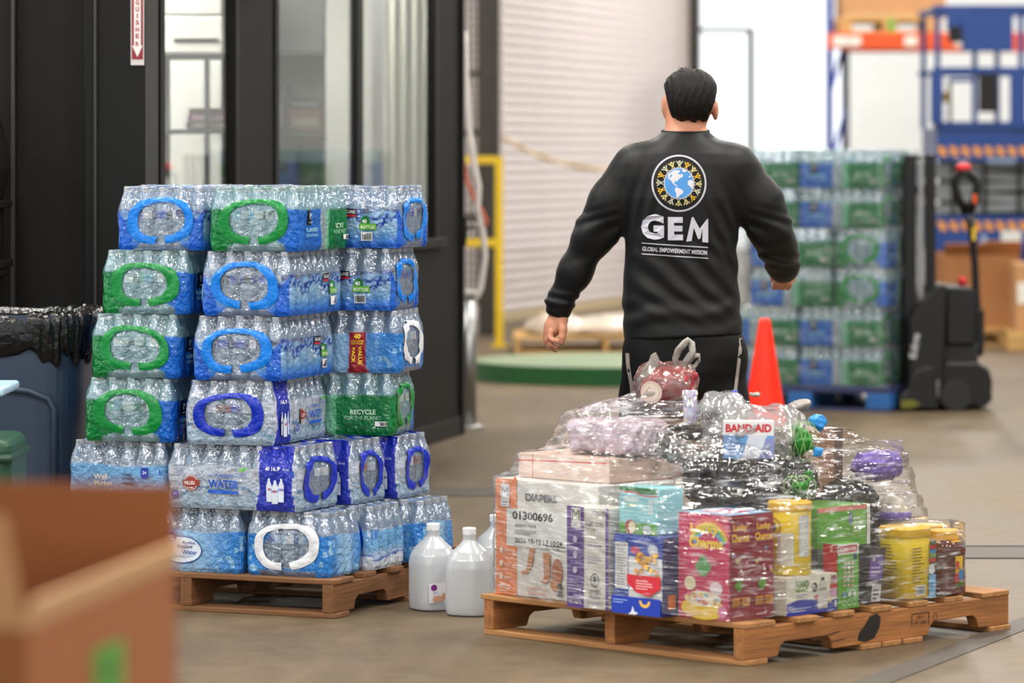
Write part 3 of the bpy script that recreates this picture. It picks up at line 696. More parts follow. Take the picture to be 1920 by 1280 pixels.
tag(lw_.build('wrapped_load', mat('hazy_wrap', (214, 200, 186), .3, var=.12, vscale=9), loc=(.68, 28.5, .122)), 'lumpy load in hazy plastic wrap on the low pallet', 'wrapped load')

# rubbish bin with black liner
BINM = mat('navy_bin_plastic', (44, 60, 82), .45, var=.1, vscale=10)
bn = empty('trash_bin', (-1.70, 12.99, 0), 0, 'navy blue rubbish bin with a black liner beside the water stack', 'bin')
MB().lathe([(.20, .0), (.262, .02), (.262, .06), (.275, .88), (.295, .885), (.295, .92), (.27, .92), (.262, .60), (0, .59)], 44, sq=5, sy=1.1).build('bin_body', BINM, bn)
ar = [(-.2, -.315, .25), (-.2, -.318, .62), (-.17, -.318, .655), (-.10, -.318, .675), (-.02, -.318, .682), (.1, -.318, .67), (.165, -.318, .645), (.185, -.318, .61), (.185, -.315, .2)]
MB().tube([(x * 1.02, y + .012 , z) for x, y, z in ar], .012, 6).build('arched_rib', BINM, bn, smooth=True)
MB().box(-.25, -.18, -.35, -.29, .70, .84).build('grip', BINM, bn, bevel=.012)
rows = []; nb_ = 220
for j, (r_, z) in enumerate(((.286, .79), (.298, .80), (.302, .83), (.305, .865), (.31, .90), (.308, .93), (.292, .945), (.272, .935), (.262, .89), (.25, .80))):
    for k in range(nb_):
        q = 2 * PI * k / nb_; e = 2 / 5; cx = math.copysign(abs(math.cos(q)) ** e, math.cos(q)); sy = math.copysign(abs(math.sin(q)) ** e, math.sin(q)) * 1.1
        f = .0045 * math.sin(k * 1.3 + j * .5) + .004 * math.sin(k * .71 + j * 1.1) + .003 * math.sin(k * 2.3 - j * .4) - .008
        rows.append((cx * (r_ + f), sy * (r_ + f), z - .015 + (.02 * math.sin(k * .31) + .012 * math.sin(k * .83) if j < 2 else .005 * math.sin(k * .9 + j))))
fs = [(j * nb_ + k, j * nb_ + (k + 1) % nb_, (j + 1) * nb_ + (k + 1) % nb_, (j + 1) * nb_ + k) for j in range(9) for k in range(nb_)]
inst('bin_liner', mesh('bin_liner', rows, fs, mat('black_bin_bag', (14, 14, 15), .18, bump=.5, bscale=45), smooth=True), bn)
gb = tag(MB().box(-.25, .0, -.2, .2, 0, .62).build('green_bin', mat('dark_green_plastic', (12, 62, 40), .45), loc=(G(28, 11.3)[0], 11.4, 0), bevel=.035, seg=4), 'dark green bin at the left edge in front of the navy bin', 'bin')
MB().box(-.26, .008, -.21, .21, .55, .575).build('lip', mat('green_lip', (10, 54, 34), .45), gb, bevel=.01)
tr_ = empty('tray_stand', (G(14, 11.9)[0], 12.0, 0), 0, 'pale blue tray edge sticking in at the left edge', 'tray')
MB().box(-.4, .0, -.2, .2, .705, .735).build('tray', mat('pale_blue_tray', (176, 208, 232), .3), tr_, bevel=.012, seg=3); MB().box(-.3, -.26, -.02, .02, 0, .71).build('leg', BLK, tr_)
# cardboard box close to the camera, bottom left
cbx = empty('carton', (-.569, 4.5, 0), 0, 'open brown carton close to the camera in the lower left corner', 'carton')
CARDN = mat('carton_brown', (148, 88, 48), .9, var=.05, vscale=4, bump=.03, bscale=90)
ud = Vector((.114, .7, 0)); ul = Vector((-.987, .161, 0)) * .42; zt = .894
def panel(n, p, q, z0, z1, m=CARDN, th=.006, lean=(0, 0, 0)):
    p, q = Vector(p), Vector(q); t = (q - p).normalized(); s = Vector((-t.y, t.x, 0)) * th; ln = Vector(lean)
    vs = [p, q, q + s, p + s]; V = [v + Vector((0, 0, z0)) for v in vs] + [v + ln + Vector((0, 0, z1)) for v in vs]
    return inst(n, mesh(n, V, [(0, 3, 2, 1), (4, 5, 6, 7), (0, 1, 5, 4), (1, 2, 6, 5), (2, 3, 7, 6), (3, 0, 4, 7)], m), cbx)
O = Vector((0, 0, 0))
pr_ = panel('side_panel', O, ud, 0, zt); panel('end_panel', ud, ud + ul, 0, zt); panel('side_panel', ud + ul, ul, 0, zt); panel('end_panel', ul, O, 0, zt)
panel('flap', ud, ud + ul * .98, zt, zt + .110, CARDN, .006, (.0, .004, 0)); panel('flap', ul, O + Vector((-.004, 0, 0)), zt, zt + .135, CARDL, .006, (-.02, -.02, 0))
panel('folded_flap', O + Vector((.0, 0, 0)), ud, zt - .0, zt + .034, CARDE, .007, (.012, -.002, 0)); panel('bottom', O, ud, .0, .006, CARDN, .4)
na = Vector((.987, -.161, 0))
Art().rect(.29, .765, .43, .832, (70, 150, 36)).ell(.36, .80, .03, .022, (30, 100, 24)).build('green_sticker', lambda u, v, e: tuple(ud.normalized() * u + na * (.001 + e) + Vector((0, 0, v))), cbx)
# ------------------------------------------------------------------ shrink-wrapped water cases
CAPT = 0
PET = clear_mat('clear_bottle', (.91, .965, 1.0), C(182, 218, 254), .58, rough=.06, gloss=.08, trl=.5)
FILM = clear_mat('case_film', (.97, .98, 1.0), C(208, 231, 255), .14, rough=.07, gloss=.11, bump=.75, bscale=64, attr=True, facing=.3)
CAPW = clear_mat('white_cap', (.95, .97, 1), C(232, 238, 244), .72, rough=.2, gloss=.03, trl=.3)
BH = .199; BR = .0296
bprof = [(.012, 0), (.024, .001), (.0285, .006)]
for k in range(6): z = .016 + k * .013; bprof += [(.0292, z), (.0292, z + .005), (.0278, z + .0085)]
bprof += [(.0290, .097), (.0290, .127), (.0280, .137), (.0235, .155), (.0165, .173), (.0125, .180), (.0125, .186)]
bottle_me = MB().lathe(bprof, 14).me('bottle', PET, True)
cap_me = MB().lathe([(.0138, .184), (.0142, .186), (.0142, .197), (.0125, .199), (0, .199)], 12).me('cap', CAPW)
far_me = MB().lathe([(.024, .0), (.029, .006), (.029, .127), (.0235, .155), (.0125, .180), (.0125, .184)], 10).lathe([(.0142, .184), (.0142, .197), (0, .199)], 10, m=1).me('bottle', [PET, CAPW], True)
def label_me(cols, seed):
    n = 18; r = random.Random(seed); vs = []; fs = []; ink = []
    for k in range(n):
        c = C(cols[(k // 3 + seed) % len(cols)]); q0, q1 = 2 * PI * k / n, 2 * PI * (k + 1) / n
        b = len(vs)
        for q, z in ((q0, .099), (q1, .099), (q1, .125), (q0, .125)): vs.append((.0297 * math.cos(q), .0297 * math.sin(q), z)); ink.append((*c, 1))
        fs.append((b, b + 1, b + 2, b + 3))
    return mesh('label', vs, fs, INK, ink=ink)
LABELS = {
 'K': [label_me([(28, 60, 180), (230, 234, 240), (24, 40, 120), (40, 90, 200), (30, 30, 40)], s) for s in range(3)],
 'M': [label_me([(232, 236, 236), (70, 160, 110), (120, 180, 220), (236, 236, 236), (30, 40, 44)], s) for s in range(3)],
 'W': [label_me([(226, 232, 240), (210, 220, 234), (140, 60, 50), (40, 80, 190), (228, 232, 240)], s) for s in range(3)],
 'G': [label_me([(150, 200, 235), (235, 240, 246), (40, 90, 180), (190, 220, 240)], s) for s in range(3)],
 'P': [label_me([(200, 220, 240), (60, 110, 200), (235, 238, 242)], s) for s in range(3)]}

def sstep(a, b, x): t = np.clip((x - a) / (b - a), 0, 1); return t * t * (3 - 2 * t)
def vnoise(u, z, s, seed):
    return (np.sin(u * s + seed) + np.sin(z * s * 1.7 + seed * 2.1 + 1.5 * np.sin(u * s * .7)) + np.sin((u + z) * s * 1.3 + seed * .7) + np.sin((u * .6 - z * 1.4) * s * 2.1 + seed)) / 4

def over(rgba, col, a):
    """lay a colour over the print with coverage a"""
    c = np.array(C(col)); A0 = rgba[..., 3]; A1 = a + A0 * (1 - a)
    w_ = np.where(A1 > 1e-6, a / np.maximum(A1, 1e-6), 0)[..., None]
    rgba[..., :3] = rgba[..., :3] * (1 - w_) + c * w_; rgba[..., 3] = A1
    return rgba

def paint(design, face, u, z, ln, hf, x):
    """film print: face index, u along the face, z up, ln face length, hf set of faces that carry the handle, x position along the case"""
    R = np.zeros(u.shape + (4,)); R[..., :3] = .8
    hnd = face in hf
    side = sstep(.0, .012, ln / 2 - np.abs(u)) if not hnd else 1
    if design == 'K':
        top = .118 + .006 * np.sin(u * 40)
        body = 1 - sstep(top - .004, top + .004, z)
        R = over(R, (104, 182, 246), body * (.5 + .2 * sstep(.07, .0, z))); R = over(R, (190, 224, 250), body * sstep(.03, .075, z) * .35 * (1 + vnoise(u, z, 40, 7)))
        R = over(R, (8, 100, 226), body * sstep(.055, .005, z) * .8)
        if not hnd or True:
            wv = .098 + .014 * np.sin(u * 30 + face) ; nz = vnoise(u, z, 95, 2 + face)
            band = sstep(.026, .012, np.abs(z - wv)) * (nz > -.12)
            R = over(R, (14, 44, 160), band * .92); R = over(R, (150, 195, 240), band * (nz > .42) * .8)
        if hnd:
            q = np.hypot(u / .098, (z - .093) / .066); R[..., 3] *= np.where(q < 1, 0, 1); mid = (np.abs(u) < .06 + (.03 - z) * 1.2) & (z < .045); R[..., 3] *= np.where(mid, .1, 1)
            cn = (np.abs(u) > .10) & (z < .075 + (np.abs(u) - .1) * 1.0); R = over(R, (4, 96, 220), cn * .85)
    elif design == 'M':
        if hnd:
            cl_ = sstep(-.088, -.096, u) * sstep(.140, .130, z + .15 * np.abs(u + .12)); R = over(R, (0, 130, 60), cl_ * .93)
            lw = (u < -.04) & (z < .062 + (-u - .1) * .5) & (z > (.0 + (u + .13) * .35)); R = over(R, (0, 130, 60), lw * .93)
            cr_ = sstep(.098, .106, u) * sstep(.138, .13, z); R = over(R, (4, 108, 218), cr_ * .9)
            lr = (u > .06) & (z < .05 + (u - .1) * .5) & (z > (.14 - u) * .5); R = over(R, (4, 108, 218), lr * .9)
            R = over(R, (120, 222, 196), np.full_like(z, .13) * (1 - R[..., 3]))
        else:
            v = u / ln + .5; top = sstep(.134, .128, z)
            R = over(R, (8, 110, 218), top * (v < .42) * .9); R = over(R, (196, 214, 214), top * (v >= .42) * (v < .56) * .45); R = over(R, (120, 222, 196), (1 - top) * .12)
            R = over(R, (0, 130, 62), top * (v >= .58) * .93); R = over(R, (120, 210, 160), top * (v >= .53) * (v < .60) * .7)
            R = over(R, (10, 22, 30), ((v > .14) & (v < .23) & (z > .082) & (z < .134)) * .97)
    elif design == 'W':
        body = sstep(.139, .133, z + .003 * np.sin(u * 30))
        R = over(R, (216, 226, 242), body * (.62 if not hnd else .5))
        n1 = vnoise(u, z, 110, 5 + face); wl = np.abs(z - (.052 + .018 * np.sin(u * 14 + 2) + .01 * np.sin(u * 37)))
        R = over(R, (50, 120, 165), body * ((wl < .0045) | ((z < .07) & (n1 > .38) & (n1 < .56))) * .75)
        R = over(R, (140, 190, 220), body * (z < .05) * .3)
        if not hnd:
            w2 = .058 + .016 * (np.abs(z - .1) / .1) ** 2; bd = (np.abs(x - (ln / 2 - .078)) < w2)
            R = over(R, (236, 240, 248), (np.abs(x - (ln / 2 - .078)) < w2 + .004) * (z < .17) * .7); R = over(R, (8, 40, 188), bd * .96)
        else:
            q = np.hypot(u / .092, (z - .093) / .066); R[..., 3] *= np.where(q < 1, 0, 1)
    elif design in 'GV':
        body = sstep(.132, .126, z + .004 * np.sin(u * 24))
        mid = np.exp(-((u) / (ln * .26)) ** 2) if not hnd else np.zeros_like(u)
        R = over(R, (24, 136, 228), body * (.86)); R = over(R, (176, 218, 246), body * mid * .8)
        for k in range(26 if not hnd else 14):
            r_ = random.Random(k * 7 + face); cu_, cz_ = r_.uniform(-ln / 2, ln / 2), r_.uniform(.005, .125); rr = r_.uniform(.005, .011)
            q = np.hypot(u - cu_, z - cz_) / rr; R = over(R, (150, 214, 246), body * (q < 1) * .6 * (1 - mid)); R = over(R, (206, 238, 252), body * (np.abs(q - .85) < .2) * .6 * (1 - mid))
        R = over(R, (120, 190, 236), body * (vnoise(u, z, 120, 3) > .45) * mid * .6)
        if design == 'V' and not hnd:
            bd = np.abs(u - .10) < .028 + .010 * sstep(.02, 0, z); R = over(R, (176, 26, 32), bd * (z < .134) * .97)
        if hnd: q = np.hypot(u / .085, (z - .085) / .062); R[..., 3] *= np.where(q < 1, 0, 1); R[..., 3] *= np.where((np.abs(u) < .1) & (z < .02), .15, 1)
    elif design == 'P':
        body = sstep(.130, .124, z + .004 * np.sin(u * 20 + 1))
        R = over(R, (120, 186, 240), body * .82); R = over(R, (196, 214, 240), body * sstep(.08, .04, z) * .8)
        wz = .04 + .008 * np.sin(u * 16); R = over(R, (70, 110, 200), body * (np.abs(z - wz) < .004) * .8); R = over(R, (232, 236, 242), body * (z < wz - .004) * .8)
        if hnd: R[..., 3] *= np.where(np.hypot(u / .085, (z - .085) / .062) < 1, 0, 1)
    # loose wrinkled folds read a little milky
    return R

class Film:
    def __init__(s, nl, nw, pitch=.0597, h=.203, seed=0):
        s.p = pitch; s.nl, s.nw = nl, nw; s.L, s.W, s.h = nl * pitch, nw * pitch, h; s.r = .030; s.seed = seed
    def surf(s, face, u, z, off=0.0):
        """point on the film; face 0 front(-y) 1 right(+x) 2 back 3 left; arrays welcome"""
        u = np.asarray(u, float); z = np.asarray(z, float)
        ln = s.L if face in (0, 2) else s.W; ot = s.W if face in (0, 2) else s.L
        hl, ho, r = ln / 2, ot / 2, s.r
        ex = np.maximum(np.abs(u) - (hl - r), 0); ang = np.clip(ex / r, 0, 1) * (PI / 4)
        sg = np.sign(u)
        a = np.where(ex > 0, sg * ((hl - r) + r * np.sin(ang)), u); b = np.where(ex > 0, -(ho - r) - r * np.cos(ang), -ho)
        na = np.where(ex > 0, sg * np.sin(ang), 0); nb = np.where(ex > 0, -np.cos(ang), -1.0)
        ph = (u + hl) / s.p
        pinch = (1 - np.cos(2 * PI * (ph - .5))) / 2 * np.where(ex > 0, np.clip(1 - ex / r * 1.6, 0, 1), 1)
        am = .0045 + .0075 * sstep(.12, .165, z)
        ins = .017 * sstep(.128, s.h - .004, z) + .006 * sstep(.014, 0, z)
        lump = .0016 * np.sin(u * 37 + face * 2 + s.seed) * np.sin(z * 44 + s.seed * 1.7) + .0012 * np.sin(u * 90 + z * 60 + s.seed)
        o = off - pinch * am - ins + lump + .002
        a = a + na * o; b = b + nb * o
        zz = z + .002 * np.sin(u * 25 + s.seed) * (z / s.h)
        if face == 0: return a, b, zz
        if face == 1: return -b, a, zz
        if face == 2: return -a, -b, zz
        return b, -a, zz
    def mesh(s, design, hf, res=.0052, topcol=None):
        vs, fs, ink = [], [], []; base = 0; nz = int(s.h / res); zs = np.linspace(0, s.h, nz + 1)
        for face in range(4):
            ln = s.L if face in (0, 2) else s.W; nu = max(8, int(ln / res))
            if face in (2, 3) : nu = max(8, nu)
            us = np.linspace(-ln / 2, ln / 2, nu + 1); U, Z = np.meshgrid(us, zs, indexing='ij')
            X, Y, ZZ = s.surf(face, U, Z); vs.append(np.stack([X, Y, ZZ], -1).reshape(-1, 3))
            xx = U if face == 0 else (-U if face == 2 else np.zeros_like(U))
            ink.append(paint(design, face, U, Z, ln, hf, xx).reshape(-1, 4))
            i, j = np.meshgrid(np.arange(nu), np.arange(nz), indexing='ij'); b = base + i * (nz + 1) + j
            fs.append(np.stack([b, b + nz + 1, b + nz + 2, b + 1], -1).reshape(-1, 4)); base += (nu + 1) * (nz + 1)
        # top sheet dips between the caps
        nx, ny = s.nl * 4, s.nw * 4; xs = np.linspace(-s.L / 2 + .019, s.L / 2 - .019, nx + 1); ys = np.linspace(-s.W / 2 + .019, s.W / 2 - .019, ny + 1)
        X, Y = np.meshgrid(xs, ys, indexing='ij'); cxp = np.cos(2 * PI * ((X + s.L / 2) / s.p - .5)); cyp = np.cos(2 * PI * ((Y + s.W / 2) / s.p - .5))
        Z = s.h - .006 + .006 * np.clip((cxp + cyp) / 2 + .4, 0, 1); vs.append(np.stack([X, Y, Z], -1).reshape(-1, 3))
        R = np.zeros(X.shape + (4,)); R[..., :3] = .8
        tn = vnoise(X, Y, 60, s.seed); R = over(R, topcol or (60, 140, 230), (tn > .12) * .7); ink.append(R.reshape(-1, 4))
        i, j = np.meshgrid(np.arange(nx), np.arange(ny), indexing='ij'); b = base + i * (ny + 1) + j
        fs.append(np.stack([b, b + ny + 1, b + ny + 2, b + 1], -1).reshape(-1, 4))
        return mesh('shrink_wrap', np.concatenate(vs), np.concatenate(fs), FILM, smooth=True, ink=np.concatenate(ink))

def handle_mesh(F, face, col, seed=0, ru=.112, rv=.073, wt=.016, ws=.036, zc=.094, gap=.012):
    """carrying strap: a flat band round the end opening, thin at the top, wide at the sides, split at the bottom"""
    r = random.Random(seed); n = 72; M = 6; vs = []; fs = []
    j = [r.uniform(-1, 1) for _ in range(8)]
    iu, iv = ru - ws * (1 + .12 * j[3]), rv - (wt + .024) / 2; ic = zc + (.024 - wt) / 2
    a0 = -PI / 2 + gap / ru; a1 = 1.5 * PI - gap / ru
    for k in range(n + 1):
        q = a0 + (a1 - a0) * k / n; cq, sq_ = math.cos(q), math.sin(q)
        cs_, sn_ = math.copysign(abs(cq) ** .82, cq), math.copysign(abs(sq_) ** .82, sq_)
        wob = .0035 * math.sin(2 * q + j[0] * 3) + .002 * math.sin(3 * q + j[1] * 3)
        ou, oz = (ru + wob) * cs_, zc + (rv + wob) * sn_; nu, nz_ = (iu + wob * .6) * cs_ + .004 * j[4], ic + (iv + wob) * sn_
        for m in range(M):
            t = m / (M - 1); u, z = ou + (nu - ou) * t, oz + (nz_ - oz) * t
            bul = .0022 * math.sin(PI * t) + .003 + .001 * math.sin(11 * q + m * 1.7 + j[2] * 3) + .004 * max(0, sq_)
            x, y, zz = F.surf(face, u, max(z, .004), bul); vs.append((float(x), float(y), float(zz)))
    for k in range(n):
        for m in range(M - 1): b = k * M + m; fs.append((b, b + 1, b + M + 1, b + M))
    return mesh('handle', vs, fs, HMAT[col], smooth=True)
HMAT = {'az': mat('azure_handle', (0, 122, 222), .22, bump=.5, bscale=50), 'gr': mat('green_handle', (0, 130, 56), .24, bump=.5, bscale=50), 'ro': mat('royal_handle', (4, 44, 178), .22, bump=.5, bscale=50), 'wh': mat('white_handle', (226, 230, 236), .35, bump=.4, bscale=50)}

def art_K(ln):
    A = Art(); u = ln / 2
    A.rect(u - .20, .108, u - .145, .128, (28, 26, 30), 4, 1).rect(u - .20, .102, u - .145, .108, (196, 30, 40), 4, 1).text('KIRKLAND', u - .1725, .118, .011, (235, 235, 235), w=.05)
    A.text('Purified', u - .215, .082, .011, (225, 240, 255)).text('Water', u - .20, .066, .013, (225, 240, 255))
    A1 = A; A = Art(); A.ell(u - .115, .088, .017, .016, (36, 122, 52)).rect(u - .135, .060, u - .075, .080, (96, 168, 50), 3, 1).text('40', u - .118, .088, .013, (245, 250, 245), bold=.03).text('BOTTLES', u - .105, .069, .010, (235, 248, 225), w=.05, bold=.02)
    A.bars(u - .128, .024, u - .088, .052, 3); return [A1, A]
def art_M(ln):
    A = Art(); v0 = -ln / 2
    A.text('M', v0 + ln * .185, .112, .020, (225, 235, 235), bold=-.005).text("member's", v0 + ln * .185, .092, .005, (215, 225, 225))
    A.text('PURIFIED', v0 + ln * .22, .067, .012, (150, 215, 232), w=.11, bold=.02).text('FLAVOR ENHANCED', v0 + ln * .22, .050, .009, (140, 205, 228), w=.11)
    g = v0 + ln * .79; A1 = A; A = Art()
    A.text('RECYCLE', g, .076, .016, (196, 226, 206), w=.085, bold=.025).text('FOR THE PLANET', g, .057, .013, (150, 205, 170), w=.125, bold=.01)
    A.lines(g - .06, .022, g + .02, .044, 3, (10, 96, 52), 2, .6); A.bars(g + .04, .03, g + .082, .046, 5); return [A1, A]
def art_W(ln, flip=False):
    A = Art(); s = -1 if not flip else 1; c = s * .07 * ln / .48
    bx = c - .075; tx = c + .045
    A.ell(bx, .080, .026, .026, (146, 52, 42), 24).ring(bx, .080, .024, .024, .002, (226, 220, 220)).rect(bx - .030, .072, bx + .030, .090, (146, 52, 42), 3, 1).text('WELLSLEY', bx, .081, .011, (240, 234, 232), w=.05, bold=.025).text('FARMS', bx, .065, .006, (240, 234, 232))
    A.text('PURIFIED', tx, .106, .011, (36, 92, 190), w=.065).rect(tx - .056, .105, tx - .038, .107, (36, 92, 190)).rect(tx + .038, .105, tx + .056, .107, (36, 92, 190)).text('WATER', tx, .080, .026, (28, 84, 190), w=.11, bold=.03)
    A.rect(tx - .055, .050, tx + .055, .060, (36, 92, 200), 5, 1).ell(bx - .055, .045, .014, .011, (70, 90, 196), rot=.3).text('200', bx - .055, .046, .007, (225, 230, 250))
    A.ell(tx + .062, .128, .007, .006, (120, 190, 90)).ell(tx + .074, .131, .007, .005, (70, 160, 60), rot=.5).lines(tx + .06, .108, tx + .085, .12, 3, (90, 110, 190))
    k = (ln / 2 - .078) * (1 if not flip else -1); A1 = A; A = Art()
    A.text('40', k - .03, .133, .012, (236, 240, 250), bold=.015).text('16.9', k + .0, .133, .013, (236, 240, 250), bold=.02).text('FL OZ', k + .036, .131, .006, (226, 232, 246))
    for j in (-.022, 0, .022):
        y = .03 + (0 if j else -.006)
        A.poly([(k + j - .010, y), (k + j + .010, y), (k + j + .011, y + .05), (k + j + .004, y + .066), (k + j + .004, y + .073), (k + j - .004, y + .073), (k + j - .004, y + .066), (k + j - .011, y + .05)], (214, 224, 238)).rect(k + j - .0105, y + .036, k + j + .0105, y + .042, (120, 130, 200)).ell(k + j, y + .039, .004, .004, (196, 70, 60), 8)
    return [A1, A]
def art_G(ln, V=False):
    A = Art(); c = -.03 if not V else -.08
    A.ell(c, .070, .074, .044, (40, 84, 170), 28).ell(c, .070, .071, .041, (222, 234, 246), 28).ell(c - .05, .108, .032, .017, (60, 84, 176), 20, .1).text('Great', c - .05, .112, .010, (235, 238, 250), bold=.02).text('Value', c - .045, .102, .009, (235, 238, 250), bold=.02)
    A.text('Purified', c + .028, .093, .010, (40, 60, 140), bold=.01).text('Drinking', c + .012, .079, .015, (30, 50, 130), bold=.02).text('Water', c + .030, .063, .014, (30, 90, 170), bold=.02).lines(c - .05, .046, c + .05, .053, 2, (90, 140, 200))
    if V:
        A1 = A; A = Art(); A.text('40', .10, .118, .016, (250, 208, 40), bold=.045).text('HALF LITER', .10, .103, .006, (250, 208, 40), w=.046, bold=.02).text('BOTTLES', .10, .095, .006, (250, 208, 40), w=.04, bold=.02).text('VALUE', .110, .057, .012, (250, 208, 40), w=.06, rot=-PI / 2, bold=.03).text('PACK', .088, .057, .012, (250, 208, 40), w=.05, rot=-PI / 2, bold=.03); return [A1, A]
    return A
def art_P(ln):
    A = Art()
    A.text('Well', -.055, .088, .018, (232, 226, 216), bold=.015).text('Market', -.045, .068, .017, (232, 226, 216), bold=.015)
    A1 = A; A = Art(); A.text('PURIFIED', .045, .097, .006, (44, 44, 60), bold=.015).text('drinking', .048, .085, .013, (44, 44, 56), bold=.02).text('water', .048, .070, .011, (50, 50, 60), bold=.02)
    A2 = A; A = Art(); A.rect(.094, .094, .118, .122, (40, 66, 170), 2, 1).ell(.106, .095, .012, .008, (40, 66, 170)).text('24', .106, .107, .010, (238, 240, 250), bold=.02); return [A1, A2, A]

_fm = {}
def case(design, label, corner, z, rz, orient='L', nl=8, nw=5, hnd=('end',), hcol=None, seed=0, pitch=None, rows=2, full_top=False, arts=True, group=None, far=False, hs=1.0):
    """corner: world xy of the near vertical edge (front face meets right face). orient L: long side to the front; E: end to the front"""
    pitch = pitch or (.0597 if nw == 4 else .0612)
    F = Film(nl, nw, pitch, seed=seed)
    r0 = rz + (0 if orient == 'L' else -PI / 2)
    hf = set()
    for h_ in hnd: hf |= {'end': {1, 3}, 'front': {0, 2}}[h_]
    # local near corner: L -> (+L/2,-W/2); E (turned -90) -> front is +x end, right is +y side -> (+L/2,+W/2)
    lc = Vector((F.L / 2, -F.W / 2 if orient == 'L' else F.W / 2, 0))
    cs, sn = math.cos(r0), math.sin(r0); off = Vector((lc.x * cs - lc.y * sn, lc.x * sn + lc.y * cs, 0))
    t = empty('water_case', (corner[0] - off.x, corner[1] - off.y, z), r0, label, 'water pack', group)
    d0 = 'G' if design == 'V' else design
    fm = inst('shrink_wrap', F.mesh(design, hf, res=.0052 if not far else .009, topcol={'M': (0, 150, 80), 'W': (30, 70, 210)}.get(design)), t)
    hc = hcol or {'K': 'az', 'M': 'gr', 'W': 'ro', 'G': 'wh', 'V': 'wh', 'P': 'ro'}[design]
    small = nw == 4
    for f in sorted(hf):
        if (orient == 'L' and f in (1, 0)) or (orient == 'E' and f == 1):
            ln = F.W if f in (1, 3) else F.L
            inst('handle', handle_mesh(F, f, hc, seed + f, ru=min(.116, ln / 2 - .034), ws=.036 if ln > .27 else .03), t)
    if arts:
        mk = {'K': art_K, 'M': art_M, 'G': art_G, 'V': lambda l: art_G(l, True), 'P': art_P}.get(design)
        for f in ((0,) if orient == 'L' else (2,)):
            if f in hf: continue
            A = art_W(F.L, f == 2) if design == 'W' else mk(F.L)
            for A_ in (A if isinstance(A, list) else [A]): A_.build('printed_label', lambda u, v, e, f=f: tuple(float(q) for q in F.surf(f, u, v, .0014 + e * 2.6)), fm)
    t.scale = (1, 1, hs)
    R = random.Random(seed)
    for i in range(nl):
        for j in range(nw):
            # keep the rows that can be seen: those near the two faces in view (and every cap on top of the pile)
            di = nl - 1 - i if orient == 'E' else (nl - 1 - i); dj = (nw - 1 - j) if orient == 'E' else j
            if not (full_top or di < rows or dj < rows): continue
            x, y = -F.L / 2 + (i + .5) * F.p, -F.W / 2 + (j + .5) * F.p
            if far:
                inst('bottle', far_me, t, (x, y, .002)); continue
            b = inst('bottle', bottle_me, t, (x, y, .002 + R.uniform(0, .002)), (0, 0, R.uniform(0, 6)))
            inst('cap', cap_me, b)
            if di < rows or dj < rows: inst('label', R.choice(LABELS[d0]), b, (0, 0, R.uniform(-.001, .001)))
    return t

PLZ = .122
PL = (-.558, 12.0); PR = math.radians(-24)
pallet('pallet', 'weathered wooden pallet under the tall stack of water cases', (*PL, 0), PR, L=1.05, mb=WOODXD, ms_=WOODYD, seed=3)
def pl(x, y): return (PL[0] + x * math.cos(PR) - y * math.sin(PR), PL[1] + x * math.sin(PR) + y * math.cos(PR))
HC = .2045
Zl = [PLZ + k * HC for k in range(6)]
# bottom layer
case('G', 'sky blue bubble-print water pack, bottom layer, left of the white-handled one', pl(-.345, .03), Zl[0], PR, 'L', 6, 4, seed=11, hnd=())
case('G', 'sky blue water pack with a white handle, bottom layer at the pallet corner', pl(-.03, .03), Zl[0], PR, 'L', 5, 4, hnd=('front',), seed=12)
case('P', 'water pack with a royal blue handle, bottom layer behind the white-handled pack', pl(.0, .285), Zl[0], PR, 'L', 4, 4, hnd=('front',), seed=13)
case('G', 'sky blue bubble-print water pack, bottom layer, rearmost on the right', pl(.055, .545), Zl[0], PR, 'L', 6, 4, hnd=(), seed=14)
# second layer from the bottom
case('P', 'pale blue 24-bottle water pack at the far left of the second layer', pl(-.612, .02), Zl[1], PR, 'L', 6, 4, hnd=(), seed=15)
case('W', 'white and royal blue water case with its long printed side to the front', pl(-.132, .015), Zl[1], PR, 'L', 8, 5, pitch=.0592, seed=16)
case('W', 'white water case with blue handle, second layer, just behind the long printed one', pl(-.088, .325), Zl[1], PR, 'L', 8, 4, seed=17)
case('W', 'white water case with blue handle, second layer, rearmost on the right', pl(-.045, .58), Zl[1], PR, 'L', 8, 4, seed=18)
# the four upper layers: column A left, B middle, C right behind
def px2(px, d): return ((px - 960) * d / FPX, d)
TH = math.radians
case('M', 'green-handled water case, lowest of the left-hand column', px2(325, 12.27), Zl[2], TH(-15), 'E', seed=21)
case('M', 'green-handled water case in the left-hand column, third from the top', px2(336, 12.27), Zl[3], TH(-16), 'E', seed=22)
case('M', 'green-handled water case in the left-hand column, second from the top', px2(355, 12.27), Zl[4], TH(-17), 'E', seed=23)
case('K', 'azure-handled water case on top of the left-hand column', px2(384, 12.27), Zl[5], TH(-17), 'E', seed=24, full_top=True)
case('W', 'royal-handled water case, lowest of the middle column', px2(515, 12.12), Zl[2], TH(-17), 'E', seed=25)
case('K', 'azure-handled water case in the middle column, third from the top', px2(529, 12.12), Zl[3], TH(-17), 'E', seed=26)
case('K', 'azure-handled water case in the middle column, second from the top', px2(545, 12.12), Zl[4], TH(-17), 'E', seed=27)
case('M', 'green-handled water case on top of the middle column', px2(562, 12.12), Zl[5], TH(-16), 'E', seed=28, full_top=True)
case('M', 'green recycle-print water case, lowest of the right-hand column', px2(738, 12.56), Zl[2], TH(-12), 'L', seed=29)
case('V', 'water case with a red value-pack band in the right-hand column', px2(750, 12.56), Zl[3], TH(-14), 'L', seed=30)
case('K', 'blue 40-bottle water case in the right-hand column, second from the top', px2(735, 12.56), Zl[4], TH(-16), 'L', seed=31)
